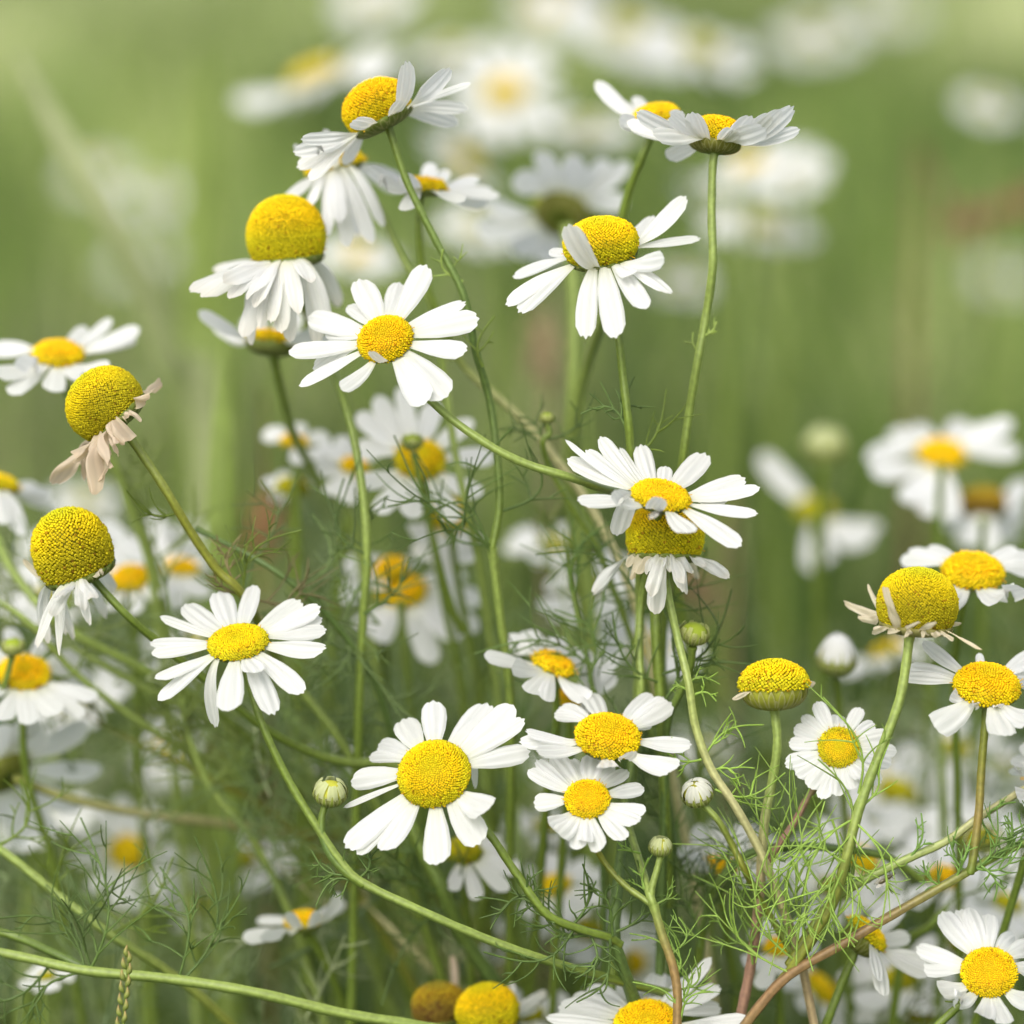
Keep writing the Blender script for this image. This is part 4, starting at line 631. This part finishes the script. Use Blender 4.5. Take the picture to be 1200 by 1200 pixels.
for i, (x, y, c, k) in enumerate(far):
    c = min(c*1.6, 92) if c > 24 else c*1.12; k *= 0.80 if c > 30 else 0.95
    pr, hp = protos[i % 6]; o = pr if i < 6 else copy_tree(pr)
    W = P(x, y, c); s = (dep(c)/dep(30))*k; rz = rf.uniform(-0.5, 0.5) if i % 3 else rf.uniform(-1.4, 1.4)
    if W[2] < hp[2]*s*0.2: pass
    rl = np.array(pr.location) if i >= 6 else np.array(o.location); off = hp-np.array(P(600, 600, 30))
    base = hp-np.array([P(600,600,30)[0], P(600,600,30)[1], 0])       # head position relative to root
    cs, sn = math.cos(rz), math.sin(rz); b = np.array([(cs*base[0]-sn*base[1])*s, (sn*base[0]+cs*base[1])*s, 0])
    sz = s; o.rotation_euler = (0, 0, rz); o.scale = (s, s, s); o.location = (W[0]-b[0], W[1]-b[1], W[2]-base[2]*s)
    h, v = where(x, y); used.setdefault((h, v), []).append((o, x, y, c, k))
for (h, v), L in used.items():
    L.sort(key=lambda q: q[1]); n = len(L)
    for j, (o, x, y, c, k) in enumerate(L):
        pos = '' if n == 1 else (['left one of two', 'right one of two'][j] if n == 2 else ['leftmost of three', 'middle of three', 'rightmost of three'][j] if n == 3 else ['leftmost of several', 'second of several', 'third of several', 'fourth of several', 'fifth of several', 'sixth of several', 'seventh of several', 'eighth of several'][min(j, 7)])
        sh = 'almost dissolved white' if c > 36 else 'strongly blurred white' if c > 22 else 'soft white'
        o['label'] = (f'{sh} chamomile {v} at the {h}, {pos}').rstrip(', ')
# ================================================================== other things
# broad grass blades standing blurred at the left
def blade(pts, w, cols, label, name='tall_grass'):
    W3 = [P(*q) for q in pts]; rl = W3[-1].copy(); rl[2] = 0; W3 = W3+[np.array([rl[0], rl[1]+0.01, -0.004])]
    n = 24; pa = spline(W3, n); s = dep(pts[0][2])*PX; t = nrm(np.gradient(pa, axis=0)); sd = nrm(np.cross(t, FW)); t_ = np.linspace(0, 1, n)
    ww = w*s*np.interp(t_, [0, 0.12, 0.4, 1], [0.15, 0.7, 1, 0.8]); v = np.linspace(-1, 1, 5)
    X = pa[:, None]+sd[:, None]*(ww[:, None]*v/2)[..., None]+FW*(0.25*ww[:, None]*(np.abs(v)-0.5)[None])[..., None]
    mb = MB(); mb.add((X-rl).reshape(-1, 3), gf(n, 5), np.repeat(lut(cols, t_), 5, 0)); o = link(name, mb.mesh(name, M_GRASS)); o.location = rl
    tag(o, label, 'grass blade', 'broad blades and stalks standing behind')
blade([(262,400,20),(260,520,20),(258,650,20),(262,800,21),(260,1000,22)], 46, (LTGREEN,LTGREEN,GREEN), 'broad pale green blade standing upright left of centre')
blade([(238,60,52),(236,200,52),(240,380,52),(244,600,52)], 60, (LTGREEN,GREEN), 'very soft wide blade behind the upper left')
blade([(20,60,40),(60,140,40),(130,260,40),(200,420,42),(250,700,44)], 38, ((0.34,0.36,0.20),(0.30,0.33,0.16)), 'soft pale stalk slanting across the upper left')
blade([(690,470,18),(692,600,18),(690,760,18),(688,900,19)], 20, (LTGREEN,GREEN), 'soft pale blade behind the shaggy dome')
blade([(232,735,14),(300,800,14),(400,900,14),(520,1040,15),(620,1180,15)], 16, ((0.2,0.27,0.09),GREEN), 'soft green blade slanting down right below the flat flower')
# reddish dry seed stalk, far right
def panicle(x, y, c, L, ang, label, col):
    rng = np.random.default_rng(4); p = plant(x, 900, c, label, 'seed stalk', 'dry seed stalks', 'seed_stalk'); s = dep(c)*PX
    a = P(x, y, c); d = RT*math.cos(R(ang))+UP*math.sin(R(ang)); tip = a+d*L*s; rl = np.array(p.location)
    pa = spline([tip, a, a-d*L*s*0.4-UP*L*s*0.5, np.array([rl[0], rl[1], -0.004])], 20); mb = MB(); tube(mb, pa-rl, np.linspace(2, 5, 20)*s, np.array(col)*0.7, 6); link('stem', mb.mesh('stem', M_STEM), p)
    mb = MB()
    for i in range(160):
        q = a+d*L*s*rng.uniform(-0.1, 1)+rng.normal(0, 1, 3)*9*s; e = nrm(rng.normal(0, 1, 3)+d*1.5)
        tube(mb, [q-rl, q+e*3*s-rl, q+e*6*s-rl, q+e*9*s-rl], np.array([0.6, 2.6, 2.4, 0.5])*s, np.array(col)*rng.uniform(0.7, 1.3), 5)
    link('seed_head', mb.mesh('seed_head', M_LEAF), p)
panicle(1115, 265, 58, 120, 18, 'reddish brown blurred seed head at the right edge, upper part', (0.34,0.17,0.10))
panicle(835, 700, 40, 70, 150, 'dull brown blurred seed head right of the shaggy dome', (0.30,0.20,0.11))
panicle(310, 640, 30, 46, 90, 'orange brown blurred seed head left of centre', (0.36,0.20,0.09))
panicle(640, 440, 44, 60, 95, 'pale tan blurred seed head behind the centre stems', (0.38,0.28,0.16))
def shoots():
    rng = np.random.default_rng(21)
    L = [('soft diagonal stem crossing the lower left, uppermost', [(60,745,10),(140,790,10),(250,850,11),(350,920,12),(450,1010,13)], 5, LTGREEN),
         ('soft straw stem crossing the lower left below the white flowers', [(120,850,12),(230,905,12),(330,960,13),(430,1060,14)], 4.5, OLIVE),
         ('soft pale stem under the flat open flower', [(215,845,9),(245,920,9.5),(300,990,10),(345,1080,11)], 4.5, LTGREEN),
         ('blurred stem leaning right behind the closed bud', [(330,830,15),(390,960,15),(470,1080,16),(560,1200,17)], 6, LTGREEN),
         ('blurred stem rising behind the largest flower', [(560,860,14),(575,980,14),(560,1100,15),(555,1220,16)], 6, GREEN),
         ('blurred straw stalk at the bottom left of the old domes', [(430,1060,12),(480,1110,12),(530,1160,13),(590,1230,14)], 5, STRAW),
         ('soft green stem from the left edge below the round dome', [(-20,690,8),(40,735,8),(90,790,9),(170,850,10),(260,900,12)], 4.5, LTGREEN),
         ('thin stem between the two old domes at left', [(128,520,11),(150,590,12),(175,660,13),(190,760,14)], 5, LTGREEN),
         ('pale upright stem behind the pair of flowers', [(660,700,16),(676,820,16),(690,950,17),(700,1100,18)], 6, LTGREEN),
         ('dark upright stem right of the pair of flowers', [(775,880,6),(785,960,6),(790,1060,7),(800,1200,8)], 5.5, DKGREEN),
         ('soft stem behind the bright leaves at lower right', [(1120,1050,9),(1090,1085,9),(1060,1110,10),(1045,1200,11)], 5.5, GREEN),
         ('blurred upright stem near the right edge', [(1100,830,16),(1105,950,16),(1108,1080,17),(1100,1200,18)], 6, GREEN)]
    for lb, pts, r, col in L:
        p = plant(pts[-1][0], 1300, pts[-1][2], lb, 'chamomile shoot', BGp, 'chamomile_shoot'); stem(p, pts, (r*0.8, r), (col, col), sc0=0.2)
        for q in pts[:4]:
            for k in range(2): leaf(p, q[0], q[1], q[2], rng.uniform(20, 160), rng.uniform(70, 120), 4, 0.6, np.array(col)*0.75, 1.1, 0.9, seed=int(rng.integers(999)), spread=0.6) if (q[0]+q[1]) % 3 else None
shoots()
# sharp grass spike bottom left
def spike():
    p = plant(146, 1300, -1, 'thin green and tan grass spike standing sharp at the bottom left', 'grass spike', None, 'grass_spike'); rl = np.array(p.location); c = -0.5; s = dep(c)*PX
    rng = np.random.default_rng(2); pa = np.vstack([spline([P(150,1112,c),P(149,1150,c),P(146,1185,c),P(143,1230,c),P(141,1290,c)], 18), np.linspace(P(141,1290,c), np.array([rl[0], rl[1], -0.004]), 7)[1:]]); mb = MB(); tube(mb, pa-rl, np.linspace(0.8, 2.6, 24)*s, GREEN, 6); link('stem', mb.mesh('stem', M_STEM), p)
    for k in range(13):
        y = 1112+k*7; x = 150-k*0.7; sg = 1 if k % 2 else -1; a = P(x+sg*0.5, y+10, c)-rl; b = P(x+sg*(4.2 if k > 1 else 1), y-5, c-0.05)-rl; mb = MB()
        tube(mb, spline([a, a*0.55+b*0.45+RT*sg*2.0*s, b], 8), np.array([0.6, 2.2, 3.2, 3.4, 2.8, 2.0, 1.1, 0.2])*s, lut([(0.16,0.22,0.04), (0.24,0.27,0.06), (0.40,0.26,0.11)], np.linspace(0, 1, 8)), 6); link('spikelet', mb.mesh('spikelet', M_LEAF), p)
spike()
# free stems and leafy shoots of the foreground at lower left
p = plant(620, 1400, 2, 'leafy chamomile shoot lying across the bottom left without a flower', 'chamomile shoot', FG, 'chamomile_shoot')
stem(p, [(-40,1108,3),(30,1122,2.5),(100,1137,2),(200,1147,2),(300,1163,2),(400,1187,2.5),(480,1200,3),(560,1215,4)], (5.5,6.5), (LTGREEN,LTGREEN,LTGREEN), sc0=1)
for a in ((105,1138,2,95,150,6),(100,1136,2,140,130,5),(108,1138,2,75,130,5),(60,1128,2.5,200,120,5),(215,1148,2,80,140,6),(210,1145,2,110,130,5),(100,1138,2,230,110,4)): leaf(p, *a, 0.9, DKGREEN, 1.1, 0.8, seed=a[3]+9, spread=0.6)
p = plant(300, 1400, 6, 'soft green shoot crossing behind the lower left leaves', 'chamomile shoot', FG, 'chamomile_shoot')
stem(p, [(-40,965,5),(20,1010,5),(70,1050,5),(130,1095,5),(200,1140,6),(260,1190,7),(300,1240,8)], (5,5.5), (LTGREEN,LTGREEN,OLIVE), sc0=1)
stem(p, [(-30,1085,4),(20,1098,4),(70,1120,3),(105,1137,2.6)], (5,5), (GREEN,DKGREEN), ground=False, sc0=1)
for a in ((70,1050,5,70,90,4),(130,1095,5,60,110,5),(0,990,5,60,90,4)): leaf(p, *a, 0.8, GREEN, 1.2, 0.7, seed=a[3])
p = plant(560, 1400, 9, 'thick green stalk slanting behind the largest flower', 'chamomile shoot', BGp, 'chamomile_shoot')
stem(p, [(470,940,7),(490,985,7),(520,1045,7),(545,1100,8),(580,1150,9)], (8,9), (GREEN,DKGREEN))
for a in ((500,1000,7,200,150,6),(520,1045,7,170,160,6),(540,1090,8,150,150,6),(530,1060,7,230,120,5)): leaf(p, *a, 0.8, DKGREEN, 1.2, 0.7, seed=a[3])
p = plant(500, 1400, 12, 'tangle stemmed shoot behind the flat open flower', 'chamomile shoot', BGp, 'chamomile_shoot')
stem(p, [(230,620,6),(300,655,5),(350,690,5),(400,740,6),(440,800,7),(470,900,9)], (3,4), (DKGREEN,DKGREEN))
for i, a in enumerate([(320,670,5,-60,120,6),(350,690,5,70,90,5),(370,710,5,-80,120,6),(400,740,6,30,110,6),(400,740,6,-60,130,6),(420,770,6,120,110,5),(430,790,7,-30,110,5),(300,655,5,100,90,5),(300,655,5,-70,120,6),(440,800,7,200,130,6),(445,820,7,-100,130,6),(340,800,8,-45,150,6),(380,860,8,-20,140,6),(300,860,9,-10,160,6),(330,930,9,20,150,6),(250,900,9,-30,160,6),(420,900,9,160,140,6),(440,960,9,170,150,6),(380,960,8,190,160,6),(300,1000,9,60,140,6),(330,1050,9,80,140,6)]): leaf(p, a[0], a[1], a[2]+1, a[3], a[4]*1.1, max(2, a[5]-2), 0.6, (0.125,0.18,0.055), 1.0, 1.0, seed=i, spread=0.6)
p = plant(1040, 1400, 8, 'dark green curved stem arching behind the bright leaves, lower right', 'chamomile shoot', BGp, 'chamomile_shoot')
stem(p, [(1080,1030,5),(1040,1005,4.5),(985,995,4),(930,992,3),(880,1000,3.5),(850,1025,4),(832,1055,5),(822,1100,6)], (4.5,5.5), (GREEN,DKGREEN,DKGREEN,GREEN))
for a in ((850,1025,4,110,70,4),(840,1040,4,150,70,4),(930,992,3,100,50,3),(830,1060,5,60,110,6),(825,1090,5,40,110,6),(820,1110,5,130,110,6)): leaf(p, *a, 0.9, DKGREEN, 1.0, 0.7, seed=a[3])
p = plant(560, 1400, 10, 'small yellow green bud on a thin forked shoot, centre', 'chamomile shoot', BGp, 'chamomile_shoot')
bud(p, 641,489,6, 9,(0,0.95,0.3),'green'); stem(p, [(641,497,6),(644,508,6),(636,520,6),(650,560,7),(700,640,8)], (3,4.2), (GREEN,GREEN))
for a in ((640,515,6,40,70,3),(636,520,6,130,50,3),(630,515,6,170,60,3)): leaf(p, *a, 0.6, DKGREEN, 1.0, 0.6, seed=a[3])
p = plant(700, 1400, 8, 'feathery dark shoot beside the slender stems, centre', 'chamomile shoot', BGp, 'chamomile_shoot')
stem(p, [(660,620,6),(672,700,6),(690,780,6),(700,860,6),(705,960,7)], (2.2,4), (GREEN,DKGREEN), sc0=0.2)
for i, a in enumerate([(672,700,6,60,90,5),(672,700,6,120,90,5),(685,760,6,50,110,5),(690,790,6,140,100,5),(702,900,6,120,110,4),(700,1000,6,100,110,5),(640,900,8,80,110,5),(800,1000,6,70,110,5),(820,960,7,60,110,4)]): leaf(p, a[0], a[1], a[2], a[3], a[4], max(2, a[5]-2), 0.6, (0.09,0.15,0.035), 0.95, 1.0, seed=i)
# small fly clinging under the open flower, and a little winged bug on the pale branch
def insect(x, y, c, L, ang, label, col):
    o3 = P(x, y, c); root = link('insect', None); root.location = o3; root.empty_display_size = 0.002; tag(root, label, 'insect')
    s = dep(c)*PX; d = RT*math.cos(R(ang))+UP*math.sin(R(ang)); n = nrm(np.cross(d, FW))
    mb = MB(); t = np.linspace(-0.5, 0.5, 13)
    tube(mb, d*(t*L*s)[:, None], np.array([0.1,0.7,1.3,1.6,1.7,1.5,0.9,1.5,1.6,1.2,0.7,1.2,0.4])*s*L/14, lut([col, np.array(col)*1.6, col], t+0.5), 8); link('body', mb.mesh('insect_body', M_BUG), root)
    for k in range(3):
        for sg in (-1, 1):
            a = d*L*s*(0.28-0.14*k); mb = MB(); tube(mb, [a, a+n*sg*3*s-FW*s*1.5, a+n*sg*5.5*s+FW*s*1.0+d*(1-k)*2*s], np.array([0.5, 0.4, 0.25])*s, col, 4); link('leg', mb.mesh('insect_leg', M_BUG), root)
    for sg in (-1, 1):
        mb = MB(); v = []; 
        for u in np.linspace(0, 1, 6):
            for w_ in (-1, 0, 1): v.append(d*L*s*(0.15-0.75*u)+n*(sg*1.2+w_*1.6*math.sin(u*2.8+0.2))*s*L/14-FW*s*(1.7+0.3*w_*sg))
        mb.add(v, gf(6, 3), (0.25,0.24,0.20)); link('wing', mb.mesh('insect_wing', M_BUG), root)
insect(769, 602, -4.5, 17, 25, 'tiny dark insect clinging between the open flower and the shaggy dome', (0.01,0.008,0.005))
insect(1038, 1030, -0.6, 26, 32, 'small brown winged insect hanging beside the pale branch at lower right', (0.05,0.04,0.015))
